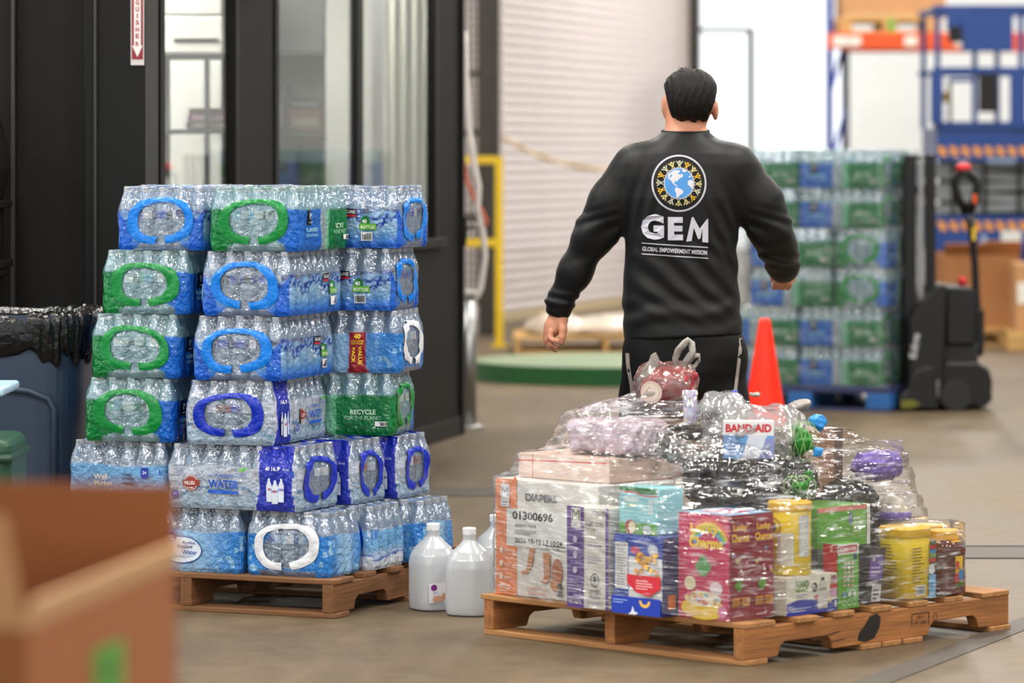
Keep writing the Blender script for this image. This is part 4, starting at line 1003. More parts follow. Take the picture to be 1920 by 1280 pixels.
case('K', 'blue 40-bottle water case on top of the right-hand column', px2(747, 12.56), Zl[5], TH(-18), 'L', seed=32, full_top=True)
# rear column: only its top shows
for k in range(2, 6):
    if k < 5: case('K', 'hidden-side water case in the rear column, %s' % ('lowest', 'second from its foot', 'next to its top')[k - 2], px2(505, 12.84), Zl[k], TH(-17), 'L', seed=33 + k, arts=False, far=True, rows=1)
    else: case('K', 'blue-printed water case at the back, only its top showing over the front row', px2(505, 12.84), Zl[k], TH(-17), 'L', seed=33 + k, full_top=True, arts=False)
# ------------------------------------------------------------------ second water pallet, behind the person
B0 = px2(1652, 21.65); BRZ = TH(-22); bc, bs = math.cos(BRZ), math.sin(BRZ)
def bk(x, y): return (B0[0] + x * bc - y * bs, B0[1] + x * bs + y * bc)
block_pallet('pallet', 'blue-painted pallet under the rear stack of water cases', (*bk(.06, -.03), 0), BRZ, 1.06, 1.0, NAVY, mat('pallet_block_blue', (36, 92, 156), .5, var=.2))
ordn = ['bottom', 'second-lowest', 'third-lowest', 'third-highest', 'second-highest', 'top']
LB = 8 * .0612 + .004
for k in range(6):
    z = .142 + k * .2235; nm = ordn[k]; kw = dict(hs=1.09, far=True, rows=1, seed=50 + k * 3, arts=True)
    if k in (2, 3):
        case('M', 'handle end of the right-hand case in the %s layer of the rear stack' % nm, bk(.03, 0), z, BRZ, 'E', **kw)
        case('M', 'left-hand case in the %s layer of the rear stack' % nm, bk(.02 - .312, .0), z, BRZ, 'L', **kw)
    else:
        case('M', 'right-hand front case in the %s layer of the rear stack' % nm, bk(0, 0), z, BRZ, 'L', **kw)
        case('M', 'left-hand front case in the %s layer of the rear stack' % nm, bk(-LB, 0), z, BRZ, 'L', **kw)
        kw['arts'] = False; case('M', 'rear case in the %s layer of the rear stack, its end showing' % nm, bk(.01, .315), z, BRZ, 'L', **kw)
# hazy stretch film round the rear stack
SFILM = clear_mat('stretch_film_rear', (.97, .98, .98), C(226, 230, 230), .03, rough=.12, gloss=.02, bump=.6, bscale=14, stretch=(1, 1, 5), streak=.2, sscale=7)
fv = []; ring_ = [(.04, -.012), (.04, .63), (-.99, .63), (-.99, -.012)]
pts = []
for i in range(4):
    (x0, y0), (x1, y1) = ring_[i], ring_[(i + 1) % 4]
    for t in range(14): pts.append((x0 + (x1 - x0) * t / 14, y0 + (y1 - y0) * t / 14))
zr = np.linspace(.10, 1.478, 26)
for z in zr:
    for i, (x, y) in enumerate(pts): f = .004 * math.sin(z * 40 + i) + .003 * math.sin(i * 2.1 + z * 17); p_ = bk(x + (f + .004 if x > 0 else -f), y - abs(f)); fv.append((p_[0], p_[1], z))
n_ = len(pts); tag(inst('stretch_film', mesh('stretch_film', fv, [(j * n_ + i, j * n_ + (i + 1) % n_, (j + 1) * n_ + (i + 1) % n_, (j + 1) * n_ + i) for j in range(25) for i in range(n_)], SFILM, smooth=True)), 'hazy clear stretch film wound round the rear stack of water cases', 'stretch film')
# ------------------------------------------------------------------ person, seen from behind
PD = 13.0; PS = FPX / PD
PO = Vector(((1283 - 960) / PS, PD, 0))
def q3(px, py, dy=0.0):   # joint position in the figure's own frame
    d = PD + dy; return ((px - 960) * d / FPX - PO.x, dy, CAMH - (py - HOR) * d / FPX)
SKIN = mat('skin', (196, 134, 104), .5, var=.06, vscale=14, sss=.12)
HAIRM = mat('dark_hair', (17, 13, 11), .6, spec=.25, var=.5, vscale=50, bump=.6, bscale=170, stretch=(1, .6, .16))
SHIRT = mat('black_sports_fabric', (13, 13.3, 14.5), .5, spec=.26, var=.04, vscale=60, sheen=.04, bump=.04, bscale=220)
SHORT = mat('black_shorts_fabric', (11, 11, 12), .6, spec=.2)
STRIPE = mat('grey_piping', (150, 142, 136), .6)
pe = empty('person', PO, 0, 'person with short dark hair in a black long-sleeved shirt and black shorts, walking away', 'person')
hd = q3(1294, 186, .02)
LA = [q3(1186, 322), q3(1112, 440, .03), q3(1050, 566, .07), q3(1046, 596, .08)]
RA = [q3(1384, 322), q3(1447, 432, .02), q3(1468, 496, .15), q3(1470, 512, .19)]
b = SDF((-.52, -.2, 0), (.46, .42, 1.78), .0048)
# head with face on the far side
b.ell((hd[0], .03, hd[2] + .004), (.078, .098, .098), .01); b.ell((hd[0] + .004, .075, hd[2] - .055), (.055, .058, .066), .03)
b.cap((hd[0] + .004, .128, hd[2] + .01), (hd[0] + .004, .146, hd[2] - .022), .008, .013, .015)          # nose
b.ell((hd[0] + .004, .115, hd[2] + .03), (.055, .022, .012), .02); b.ell((hd[0] + .004, .125, hd[2] - .062), (.026, .014, .008), .012)   # brow, mouth
b.ell((hd[0] + .004, .112, hd[2] - .10), (.028, .026, .02), .03)
for sx in (-1, 1):
    ex = hd[0] + sx * .086; b.ell((ex, .03, hd[2] - .028 + (.006 if sx < 0 else -.01)), (.011, .022, .034), .012); b.ell((hd[0] + sx * .03, .118, hd[2] + .012), (.014, .01, .008), .01)
b.loft([q3(0, 268)[2], q3(0, 236)[2], q3(0, 190)[2]], [.004, .006, hd[0]], [.0, .012, .03], [.074, .068, .066], [.064, .06, .062], .02)
# trunk, limbs
b.loft([.80, .95, 1.15, 1.33, 1.46, 1.52], [-.005, -.008, -.005, -.004, .0, .004], [0, 0, 0, 0, .0, 0], [.16, .155, .165, .165, .12, .06], [.11, .105, .105, .11, .08, .05], .03)
b.chain(LA[:3] + [q3(1046, 592, .075)], [.058, .042, .030, .026]); b.chain(RA[:3] + [q3(1470, 514, .19)], [.058, .042, .030, .026])
HP = .815
for sx, ky, ay in ((-1, .10, -.05), (1, -.02, .22)):
    b.chain([(sx * .09, 0, HP), (sx * .095, ky, .47), (sx * .095, ay + .06, .09)], [.092, .062, .042], .03)
    b.ell((sx * .098, ay + .10, .045), (.047, .135, .045), .03)
# left hand: relaxed, fingers curling in towards the thumb
W0 = q3(1046, 594, .08)
pk = [q3(1036, 612, .075), q3(1030, 626, .07)]
b.cap(W0, pk[0], .026, .026, .02); b.cap(q3(1052, 600, .07), q3(1046, 615, .06), .022, .018, .02); b.cap(pk[0], pk[1], .024, .02, .02)
for p1, p2, p3, p4, r in ((q3(1033, 622, .045), q3(1031, 633, .04), q3(1037, 638, .03), q3(1045, 640, .025), .0098), (q3(1029, 624, .065), q3(1026, 637, .06), q3(1033, 646, .05), q3(1044, 650, .045), .0098),
                          (q3(1026, 624, .09), q3(1024, 640, .088), q3(1031, 651, .075), q3(1042, 657, .07), .0094), (q3(1024, 622, .115), q3(1023, 637, .115), q3(1029, 649, .10), q3(1038, 656, .095), .0086)):
    b.chain([p1, p2, p3, p4], [r * 1.12, r, r * .92, r * .78], .006)
b.chain([q3(1054, 604, .05), q3(1056, 618, .03), q3(1054, 632, .025), q3(1053, 642, .025)], [.018, .0125, .0115, .009], .01)
# right hand: loose fist, thumb tip showing beside the cuff
b.cap(q3(1470, 512, .19), q3(1468, 524, .215), .026, .026, .02); b.cap(q3(1456, 520, .21), q3(1482, 520, .235), .022, .02, .02)
for (xa, dyk) in ((1458, .20), (1466, .215), (1474, .23), (1482, .245)):
    b.chain([q3(xa, 517, dyk - .02), q3(xa - 2, 531, dyk - .03), q3(xa - 5, 538, dyk - .015), q3(xa - 8, 533, dyk + .01)], [.0115, .0105, .0098, .0085], .006)
b.chain([q3(1462, 506, .17), q3(1447, 498, .165), q3(1444, 506, .16), q3(1446, 514, .16)], [.015, .012, .0105, .0085], .008)
b.build('body', SKIN, pe)
# ring on the left hand
MB().lathe([(.0122, -.002), (.0132, 0), (.0122, .002)], 20, c=q3(1025, 631, .09)).build('finger_ring', mat('silver', (210, 200, 180), .2, metal=1), pe, smooth=True)
# hair
h = SDF((-.16, -.16, 1.5), (.16, .22, 1.78), .0042)
h.ell((hd[0], .022, hd[2] + .006), (.0962, .118, .099), .01, p=2.25)
def cutnape(x, y, z):
    lim = hd[2] - .076 + .26 * np.clip(y + .02, 0, 1) + 5.5 * np.clip(np.abs(x - hd[0]) - .045, 0, 1) ** 2 * 10 + .006 * np.sin(x * 160)
    return (lim - z).astype(np.float32) * .8
h.F = np.maximum(h.F, np.broadcast_to(cutnape(*np.meshgrid(*h.ax, indexing='ij', sparse=True)), h.F.shape).astype(np.float32))
h.warp(lambda x, y, z: .0010 * np.sin(x * 260 + 3 * np.sin(z * 40) + 3 * np.sin(y * 30)) + .0009 * np.sin(x * 420 + z * 50))
hair = h.build('hair', HAIRM, pe)
sm = MB()
for k in range(26):
    a = random.uniform(-1.0, 1.0); px0 = hd[0] + .085 * math.sin(a) * random.uniform(.3, 1); y0 = random.uniform(-.08, .06)
    z0 = hd[2] + .006 + .097 * math.sqrt(max(.02, 1 - ((px0 - hd[0]) / .0925) ** 2 - ((y0 - .022) / .116) ** 2)); ln = random.uniform(.006, .016); dx = random.uniform(-.02, .02) + .01 * math.sin(a)
    sm.tube([(px0, y0, z0 - .006), (px0 + dx * .5, y0, z0 + ln * .6), (px0 + dx, y0 - .004, z0 + ln * .8)], [.0022, .0014, .0004], 4)
so = sm.build('hair_tuft', HAIRM, hair); so['kind'] = 'stuff'
# shirt
s = SDF((-.54, -.22, .70), (.46, .42, 1.58), .0052)
zr_ = lambda py: q3(0, py)[2]; xc_ = lambda a, c: ((a + c) / 2 - 1283) / PS; hw = lambda a, c: (c - a) / 2 / PS
rowsT = [(636, 1170, 1394), (600, 1168, 1391), (560, 1167, 1387), (520, 1169, 1384), (470, 1172, 1382), (420, 1170, 1384), (370, 1163, 1390), (330, 1160, 1396), (306, 1168, 1396), (288, 1186, 1382), (272, 1206, 1366), (258, 1228, 1342), (246, 1243, 1329)]
rowsT = rowsT[::-1]; zs_ = [zr_(r[0]) for r in rowsT][::-1]
o_ = rowsT[::-1]
s.loft(zs_, [xc_(r[1], r[2]) for r in o_], [0.0, 0, 0, 0, -.005, -.005, -.005, 0, 0, 0, .004, .008, .012], [hw(r[1], r[2]) for r in o_], [.152, .148, .14, .135, .13, .132, .135, .13, .122, .112, .098, .086, .078], .03, p=2.25)
s.chain([(LA[0][0] + .015, 0, LA[0][2] + .012), q3(1148, 380, .012), LA[1], q3(1078, 510, .05), LA[2], q3(1047, 586, .077)], [.084, .072, .060, .050, .038, .034], .05)
s.chain([(RA[0][0] - .015, 0, RA[0][2] + .012), q3(1424, 380, .008), RA[1], q3(1459, 466, .08), RA[2], q3(1470, 506, .175)], [.084, .073, .062, .056, .048, .040], .05)
# folds: bunching above the hips, diagonal drag lines, elbow and cuff creases
def folds(x, y, z):
    xx = x - .0; m1 = np.exp(-((z - zr_(520)) / .10) ** 2); m2 = np.exp(-((z - zr_(400)) / .12) ** 2) * np.exp(-((x + .13) / .07) ** 2); tor = np.exp(-(np.abs(x + .005) / .22) ** 8)
    f = .0048 * m1 * np.sin(88 * (z + .62 * xx + 1.2 * xx * xx) + 2.2 * np.sin(9 * xx + 1) + 1.5 * np.sin(z * 21)) * np.exp(-(xx / .175) ** 6) * (y < .05)
    f = f + .0045 * np.exp(-((z - zr_(585)) / .05) ** 2) * np.sin(70 * (z - .30 * xx) + 2 * np.sin(14 * xx)) * tor
    f = f + .0042 * m2 * np.sin(150 * (xx - .22 * (z - 1.25)) + 2 * np.sin(z * 11)); f = f + .003 * np.exp(-((x - .12) / .06) ** 2) * m2 * 0
    f = f + .004 * np.exp(-((z - zr_(430)) / .13) ** 2) * np.exp(-((x - .13) / .06) ** 2) * np.sin(120 * (xx + .5 * (z - 1.2)))
    arm = (np.abs(x + .005) > .215)
    f = f + arm * (.0042 * np.sin(105 * (z + .5 * np.abs(x)) + 3 * np.sin(30 * z)) * np.exp(-((z - zr_(440)) / .07) ** 2) + .004 * np.sin(170 * (z + .2 * x)) * (np.exp(-((z - zr_(566)) / .03) ** 2) * (x < 0) + np.exp(-((z - zr_(488)) / .03) ** 2) * (x > 0)))
    return -f
s.warp(folds)
# clean hem, cuffs and neckline
hem = lambda x: zr_(634) + .0 + .02 * np.clip((x + .2) / .4, 0, 1)
X_, Y_, Z_ = np.meshgrid(*s.ax, indexing='ij', sparse=True)
cutb = np.where(np.abs(X_ + .0) < .235, hem(X_) - Z_, -1.0)
s.F = np.maximum(s.F, np.broadcast_to(cutb, s.F.shape).astype(np.float32))
def plane(p, n): n = np.array(n) / np.linalg.norm(n); return lambda x, y, z: (x - p[0]) * n[0] + (y - p[1]) * n[1] + (z - p[2]) * n[2]
for p, n, sl_ in ((q3(1047, 592, .078), np.array(q3(1046, 600, .08)) - np.array(q3(1058, 555, .065)), X_ < -.3), (q3(1469, 512, .18), np.array(q3(1470, 514, .19)) - np.array(q3(1467, 490, .13)), (X_ > .25) & (Z_ < zr_(470)))):
    s.F = np.where(np.broadcast_to(sl_, s.F.shape), np.maximum(s.F, plane(p, n)(X_, Y_, Z_).astype(np.float32)), s.F)
sv, sf = s.data()
shirt = inst('shirt', mesh('shirt', sv, sf, SHIRT, smooth=True), pe)
# raised collar band
cz = zr_(246); MB().tube([(.005 + .078 * math.cos(q), .012 + .079 * math.sin(q), cz + .006 * math.sin(q)) for q in np.linspace(0, 2 * PI, 33)], .006, 6).build('collar', SHIRT, shirt, smooth=True)
# shorts, open below, with piping down the sides
k_ = SDF((-.27, -.26, .40), (.27, .42, .90), .006)
k_.loft([.60, .66, .72, .77, .83, .90], [.0] * 6, [0] * 6, [.12, .175, .200, .201, .196, .18], [.10, .13, .143, .145, .142, .12], .04)
for sx, ky in ((-1, .085), (1, .0)):
    k_.chain([(sx * .098, .0, .76), (sx * .106, ky * .6, .62), (sx * .11, ky, .485)], [.104, .106, .104], .04)
k_.warp(crumple(4, 18, .007, 4, False)); k_.above(.485)
sho = k_.build('shorts', SHORT, pe)
kv, kf = k_.data(); kt = BVHTree.FromPolygons(kv.tolist(), kf.tolist())
def pipe(pts):
    vs = []
    for px, py in pts:
        x, _, z = q3(px, py)
        for dx in (-.006, .006):
            hit = kt.ray_cast(Vector((x + dx, -1, z)), Vector((0, 1, 0))); hp = hit[0] if hit[0] else Vector((x + dx, 0, z)); vs.append((x + dx, hp.y - .003, z))
    return mesh('side_piping', vs, [(2 * i, 2 * i + 1, 2 * i + 3, 2 * i + 2) for i in range(len(pts) - 1)], STRIPE)
inst('side_piping', pipe([(1387, 632), (1385, 655), (1382, 680), (1379, 705), (1375, 735), (1372, 760), (1371, 790)]), sho); inst('side_piping', pipe([(1175, 660), (1176, 680), (1179, 700), (1183, 720), (1186, 750)]), sho)
for sx, ay in ((-1, -.05), (1, .22)):
    f = SDF((-.09, -.2, 0), (.09, .25, .16), .006); f.ell((0, .06, .05), (.052, .145, .052), .02, p=2.5); f.cap((0, -.01, .08), (0, -.01, .13), .052, .05, .03); f.above(.004)
    f.build('shoe', mat('dark_shoe', (34, 34, 38), .6), pe, loc=(sx * .098, ay + .04, 0))
# ---- chest-high back print, laid on the cloth
bt = BVHTree.FromPolygons(sv.tolist(), sf.tolist())
def onback(u, v, e):     # u,v measured in photo pixels from the emblem centre
    x, _, z = q3(1270 + u, 343 - v); hit = bt.ray_cast(Vector((x, -1, z)), Vector((0, 1, 0)))
    y = hit[0].y if hit[0] else -.13
    return (x, y - .0012 - e * 1.6, z)
LG = (188, 186, 196); A = Art()
A.ring(0, 0, 51, 53, 3.2, LG, 72)
gold = [(196, 184, 120), (202, 160, 30), (188, 188, 160)]
order = [2, 1, 0, 1, 0, 2, 1, 0, 0, 2, 0, 1, 2, 1, 2, 0]
for k in range(16):
    a = PI / 2 - .03 - k * 2 * PI / 16; ca, sa = math.cos(a), math.sin(a); c_ = gold[order[k]]
    T = lambda p, r0=28.5: [((r0 + y) * ca + x * sa, (r0 + y) * sa - x * ca) for x, y in p]
    A.poly(T([(-2.4, 8), (2.4, 8), (1.7, 3.5), (-1.7, 3.5)]), c_); A.l -= 1
    for sx in (-1, 1):
        A.poly(T([(0, 4.6), (sx * 1.9, 4.2), (sx * 4.0, -.5), (sx * 2.6, -.7)]), c_); A.l -= 1
        A.poly(T([(sx * .4, 7.6), (sx * 2.0, 6.0), (sx * 6.8, 12.0), (sx * 5.4, 13.2)]), c_); A.l -= 1
    hx, hy = T([(0, 11.6)])[0]; A.ell(hx, hy, 2.3, 2.3, c_, 10)
A.ell(0, 0, 28.5, 29.5, LG, 48); A.ell(0, 0, 26.6, 27.6, (66, 138, 204), 48)
LW = (206, 204, 210)
A.poly([(-20, 17), (-9, 24.5), (0, 25), (2, 21), (-3, 18.5), (1, 16), (6, 18), (8, 13), (3, 10), (-1, 8), (-3, 4), (-8, 3), (-9, -1), (-5, -3), (-4, -6), (-7, -5), (-13, 1), (-16, 6), (-21, 9)], LW)
A.poly([(-5, -7), (-1, -9), (4, -11), (8, -15), (6, -19), (1, -22), (-2, -26.5), (-6, -26), (-5, -20), (-8, -13), (-7, -9)], LW)
A.poly([(16, 4), (21, 7), (25.6, 5), (26.4, -2), (24, -11), (20, -6), (16, -3)], LW); A.poly([(5, 26.5), (10, 25), (14, 22), (10, 20), (6, 22)], LW); A.poly([(18, 10), (22, 12), (21, 15), (18, 13)], LW)
def gem(ch, u, w, dy):
    A.text(ch, u, -80 - dy, 47 if ch == 'G' else 43, (196, 194, 206), w=w, bold=.055)
gem('G', -49, 42, 1); gem('E', -7, 28, 4)
A.poly([(13, -108), (23, -63), (26, -62), (38, -84), (52, -66), (54, -66), (54, -110), (43, -109), (43, -84), (39, -103), (35, -103), (27, -82), (23, -107)], (196, 194, 206))
for va, vb in ((-111, -119), (-131, -139)):
    n = 24; vs = []
    for i in range(n + 1):
        t = i / n; u = -69 + 123 * t; v = va + (vb - va) * t; vs += [(u, v - .9), (u, v + .9)]
    A.raw(vs, [(2 * i, 2 * i + 2, 2 * i + 3, 2 * i + 1) for i in range(n)], LG)
A.text('GLOBAL EMPOWERMENT MISSION', -8, -125, 8.4, LG, w=120, rot=-.062, bold=.03)
A.build('back_print', onback, shirt, m=INK_MATT, de=.0002)
# ------------------------------------------------------------------ wrapped pallet of mixed goods
H0 = Vector((.657, 10.88, 0)); HR = math.radians(-45); hc_, hs_ = math.cos(HR), math.sin(HR)
def hp(x, y, z=0): return Vector((H0.x + x * hc_ - y * hs_, H0.y + x * hs_ + y * hc_, z))
pallet('pallet', 'orange-brown wooden pallet under the wrapped groceries', (*H0[:2], 0), HR, L=1.05, seed=8)
HEAP = []      # (world xy corner points, z0, z1) used to drape the film
def reg(pts, z0, z1): HEAP.append(([(p.x, p.y) for p in pts], z0, z1))
DK = .1225
stamp = Art().ring(.86, .068, .009, .013, .002, (50, 34, 22), 16).line([(.75, .05), (.75, .085), (.83, .085), (.83, .05)], .003, (50, 34, 22)).text('US-11', .79, .075, .010, (50, 34, 22)).text('HT 11303', .79, .058, .010, (50, 34, 22))
gp = [o for o in bpy.data.objects if o.get('label') == 'orange-brown wooden pallet under the wrapped groceries'][0]; sidef = lambda u, v, e: (.0005 + e, u, v)
stamp.build('wood_stamp', sidef, gp)
Art().poly([(.50, .03), (.535, .022), (.575, .03), (.60, .06), (.605, .09), (.585, .102), (.555, .095), (.53, .07), (.505, .05)], (30, 28, 27)).build('black_smear', sidef, gp)
Art().line([(.30, .05), (.42, .064)], .004, (70, 44, 26)).build('wood_crack', sidef, gp); Art().line([(.33, .034), (.44, .04)], .003, (70, 44, 26)).build('wood_crack', sidef, gp)

def carton(name, label, x0, x1, y0, y1, z0, h, rgb, front=None, right=None, top=None, rot=0, rough=.4, cat='box', film=True, left_m=None):
    w_, d_ = x1 - x0, y1 - y0; c = hp((x0 + x1) / 2, (y0 + y1) / 2, z0)
    o = MB().box(-w_ / 2, w_ / 2, -d_ / 2, d_ / 2, 0, h).build(name, mat(name + '_board', rgb, rough, var=.03), loc=c, rz=HR + rot, bevel=.0035)
    tag(o, label, cat)
    if front: front.build('front_print', lambda u, v, e: (u, -d_ / 2 - e, v), o)
    if right: right.build('side_print', lambda u, v, e: (w_ / 2 + e, u, v), o)
    if top: top.build('top_print', lambda u, v, e: (u, v, h + e), o)
    if film: reg([hp(a, b) for a in (x0, x1) for b in (y0, y1)], z0, z0 + h)
    return o
# diapers: orange strip, white sticker with numbers, baby's limbs
A = Art(); w2, h_ = .215, .35
A.rect(-w2, 0, -w2 + .085, h_, (236, 140, 92)); 
for k in range(9): A.ell(-w2 + .085, .02 + k * .04, .007, .022, (236, 140, 92), 12)
A.rect(-w2 + .025, .265, -w2 + .06, .335, (232, 232, 232)).text('M', -w2 + .0425, .31, .03, (110, 120, 140), bold=-.01).lines(-w2 + .03, .27, -w2 + .055, .285, 2, (120, 120, 130))
A.text('DIAPERS', -.02, .30, .022, (96, 96, 104), w=.13, bold=.02)
A.rect(-w2 + .05, .15, .1, .262, (238, 238, 236)).text('01300696', -.055, .243, .026, (30, 30, 32), w=.17, bold=.03).text('00007TT078', -.085, .213, .010, (60, 60, 64), w=.09).text('2026-10-12', -.075, .168, .016, (40, 40, 42), w=.11, bold=.02).text('L7 10:24', .03, .168, .016, (50, 50, 52), w=.08).lines(-.13, .186, -.03, .202, 3, (120, 120, 124)).lines(.0, .15, .09, .165, 2, (100, 100, 104))
sk = (196, 128, 88)
A.poly([(-.065, .15), (-.045, .155), (-.055, .10), (-.075, .07), (-.105, .065), (-.10, .075), (-.08, .082)], sk).poly([(-.01, .14), (.02, .14), (.02, .06), (.0, .045), (-.02, .05), (-.005, .065)], sk).ell(.05, .085, .022, .04, (170, 100, 66)).ell(.04, .045, .018, .02, sk)
A.text('COMFORT DRY', -.03, .028, .010, (226, 150, 120), w=.09).text('DIAPERS', -.035, .014, .009, (226, 150, 120), w=.07).text('2', .062, .032, .038, (36, 36, 40), bold=.03)
for k in range(3): A.ell(-w2 + .03, .135 - k * .04, .008, .009, (244, 214, 196)); A.lines(-w2 + .042, .13 - k * .04, -w2 + .078, .14 - k * .04, 2, (244, 214, 196))
A.lines(-w2 + .02, .012, -w2 + .075, .035, 3, (244, 214, 196))
carton('diaper_box', 'large orange and white diaper box at the left end of the wrapped pallet', -1.03, -.60, .032, .36, DK, .35, (226, 222, 216), A)
A = Art().rect(-.19, 0, .19, .07, (238, 214, 200)).line([(-.19, .05), (.19, .06)], .004, (220, 90, 80)).line([(-.13, .0), (-.13, .07)], .003, (214, 120, 110))
carton('peach_box', 'flat peach-coloured box lying on the large diaper box', -1.0, -.62, .10, .42, DK + .352, .072, (236, 204, 186), A)
A = Art(); h_ = .297
A.rect(-.085, 0, -.015, h_, (98, 66, 142)).rect(-.066, .235, -.030, h_ - .004, (226, 224, 216)).text('M', -.048, .272, .032, (60, 66, 66), bold=-.01).lines(-.06, .24, -.036, .25, 2, (90, 90, 90)).rect(.072, 0, .085, h_, (98, 66, 142))
A.text('1152 | 12', .045, .282, .016, (60, 60, 60), w=.05).text('BABY WIPES', .028, .248, .012, (90, 88, 86), w=.075, bold=.02).lines(-.005, .232, .05, .238, 1, (120, 118, 116)).rect(.0, .185, .06, .188, (130, 110, 160)).lines(.0, .135, .06, .16, 3, (190, 186, 196)).ring(.03, .085, .017, .02, .003, (60, 60, 60), 24).ell(.03, .085, .006, .012, (70, 70, 70), 12).text('DO NOT', .03, .052, .011, (70, 70, 70), w=.045).text('FLUSH', .03, .037, .011, (70, 70, 70), w=.04).lines(-.008, .008, .065, .028, 3, (170, 160, 180)).text('99% WATER', -.048, .016, .010, (222, 214, 232), w=.052).rect(-.08, .028, -.02, .031, (220, 212, 230))
for k in range(3): A.ell(-.048, .20 - k * .045, .009, .010, (206, 196, 220), 12)
A.lines(-.078, .045, -.022, .08, 4, (180, 166, 204))
carton('wipes_box', 'tall purple and white baby wipes box in front of the diaper box', -.645, -.475, -.055, .028, DK, .297, (222, 218, 208), A)
A = Art(); w2, h_ = .0965, .227
A.rect(-w2, 0, w2, h_, (28, 58, 160)).rect(-w2 + .006, .07, -.040, h_ - .022, (226, 226, 224)).lines(-w2 + .012, .08, -.046, .19, 14, (120, 120, 124), 3, .35).text('Nutrition', -.066, .197, .008, (40, 40, 44), w=.04).ell(-.066, h_ - .012, .025, .009, (60, 90, 190))
A.rect(-.036, .045, w2, h_ - .03, (232, 232, 234)).rect(-.036, .165, w2, h_, (34, 70, 172)).ell(-.01, .185, .018, .012, (220, 90, 130)).ell(.06, .19, .02, .016, (206, 210, 220))
for k in range(30):
    r_ = random.Random(k); A.ell(.035 + r_.uniform(-.045, .045), .148 + r_.uniform(-.03, .03), .009, .006, ((240, 176, 60), (228, 150, 40), (250, 200, 96))[k % 3], 8, r_.uniform(0, 3))
A.poly([(-.036, .115), (w2, .115), (w2, .08), (.05, .055), (.0, .065), (-.036, .09)], (206, 44, 58)).lines(.0, .075, .07, .105, 4, (240, 190, 190)).rect(-w2, 0, w2, .05, (26, 60, 176)).ring(.035, .042, .022, .02, .009, (238, 190, 80), 14, PI, 2 * PI).lines(-w2 + .006, .03, -.03, .045, 2, (150, 176, 226))
A.poly([(-.03, .0), (-.018, .008), (-.012, .025), (-.005, .009), (.01, .006), (.0, .0)], (226, 232, 240))
B = Art().rect(-.07, .0, .07, h_, (30, 40, 110)).rect(-.05, .02, -.018, .06, (232, 130, 40)).lines(-.01, .02, .06, .2, 9, (60, 76, 150))
carton('pasta_box', 'blue macaroni dinner box beside the wipes box', -.455, -.262, -.055, .09, DK, .227, (28, 58, 160), A, B)
A = Art(); w2, h_ = .097, .30
A.rect(-w2, 0, w2, h_, (202, 50, 96)).ring(.02, .12, .115, .17, .012, (232, 120, 110), 24, .25 * PI, PI * .75).ring(.02, .12, .103, .158, .010, (238, 206, 90), 24, .25 * PI, PI * .75).ring(.02, .12, .093, .148, .010, (110, 190, 120), 24, .25 * PI, PI * .75).ring(.02, .12, .083, .138, .010, (100, 160, 214), 24, .25 * PI, PI * .75)
A.text('Lucky', .005, .255, .034, (246, 206, 70), w=.11, bold=.05).text('Charms', .01, .218, .032, (246, 206, 70), w=.13, bold=.05).ell(-0.014, 0.15, .017, .015, (92, 160, 96), 14).ell(0.014, 0.15, .017, .015, (92, 160, 96), 14).ell(0, 0.166, .017, .015, (92, 160, 96), 14).ell(0, 0.136, .017, .015, (92, 160, 96), 14).ell(-.05, .1, .022, .02, (240, 226, 190)).ell(.05, .09, .025, .018, (240, 220, 226))
A.ell(.0, .03, .085, .032, (244, 204, 60), 28).ell(.0, .058, .07, .022, (238, 226, 196), 24).lines(-.09, .005, .0, .02, 2, (244, 200, 214)).ell(.075, .025, .018, .018, (226, 140, 180))
for k in range(22): r_ = random.Random(k + 40); A.ell(r_.uniform(-.06, .06), .058 + r_.uniform(-.015, .015), .006, .005, random.Random(k).choice([(214, 170, 90), (236, 120, 150), (120, 190, 220), (240, 210, 90)]), 8)
B = Art().rect(-.095, 0, .095, h_, (138, 20, 52)).rect(-.002, 0, .002, h_, (96, 12, 36))
for sx in (-.048, .048):
    B.text('Lucky', sx, .262, .024, (240, 186, 60), w=.06, bold=.05).text('Charms', sx, .235, .024, (240, 186, 60), w=.075, bold=.05)
    for k in range(7): r_ = random.Random(int(sx * 1000) + k); B.ell(sx + r_.uniform(-.035, .035), r_.uniform(.13, .21), .006, .005, random.Random(k).choice([(226, 160, 170), (206, 170, 60), (120, 150, 200), (226, 226, 226)]), 8)
    [B.ell(sx - .008 + a_, .10 + b_, .010, .009, (96, 150, 50), 10) for a_, b_ in ((-.009, 0), (.009, 0), (0, .01), (0, -.009))]; B.rect(sx - .038, .04, sx - .004, .065, (214, 150, 50)).rect(sx + .002, .04, sx + .036, .065, (214, 150, 50)).lines(sx - .036, .042, sx + .034, .063, 3, (130, 30, 40)).lines(sx - .035, .012, sx + .03, .022, 1, (210, 170, 180))
T = Art().rect(-.097, -.095, .097, .095, (150, 190, 220)).rect(-.06, -.05, .05, .06, (200, 60, 100))
carton('cereal_box', 'crimson marshmallow cereal twin-pack at the near corner of the wrapped pallet', -.25, -.056, .0, .19, DK, .30, (190, 40, 84), A, B, T)
A = Art(); w2, h_ = .075, .135
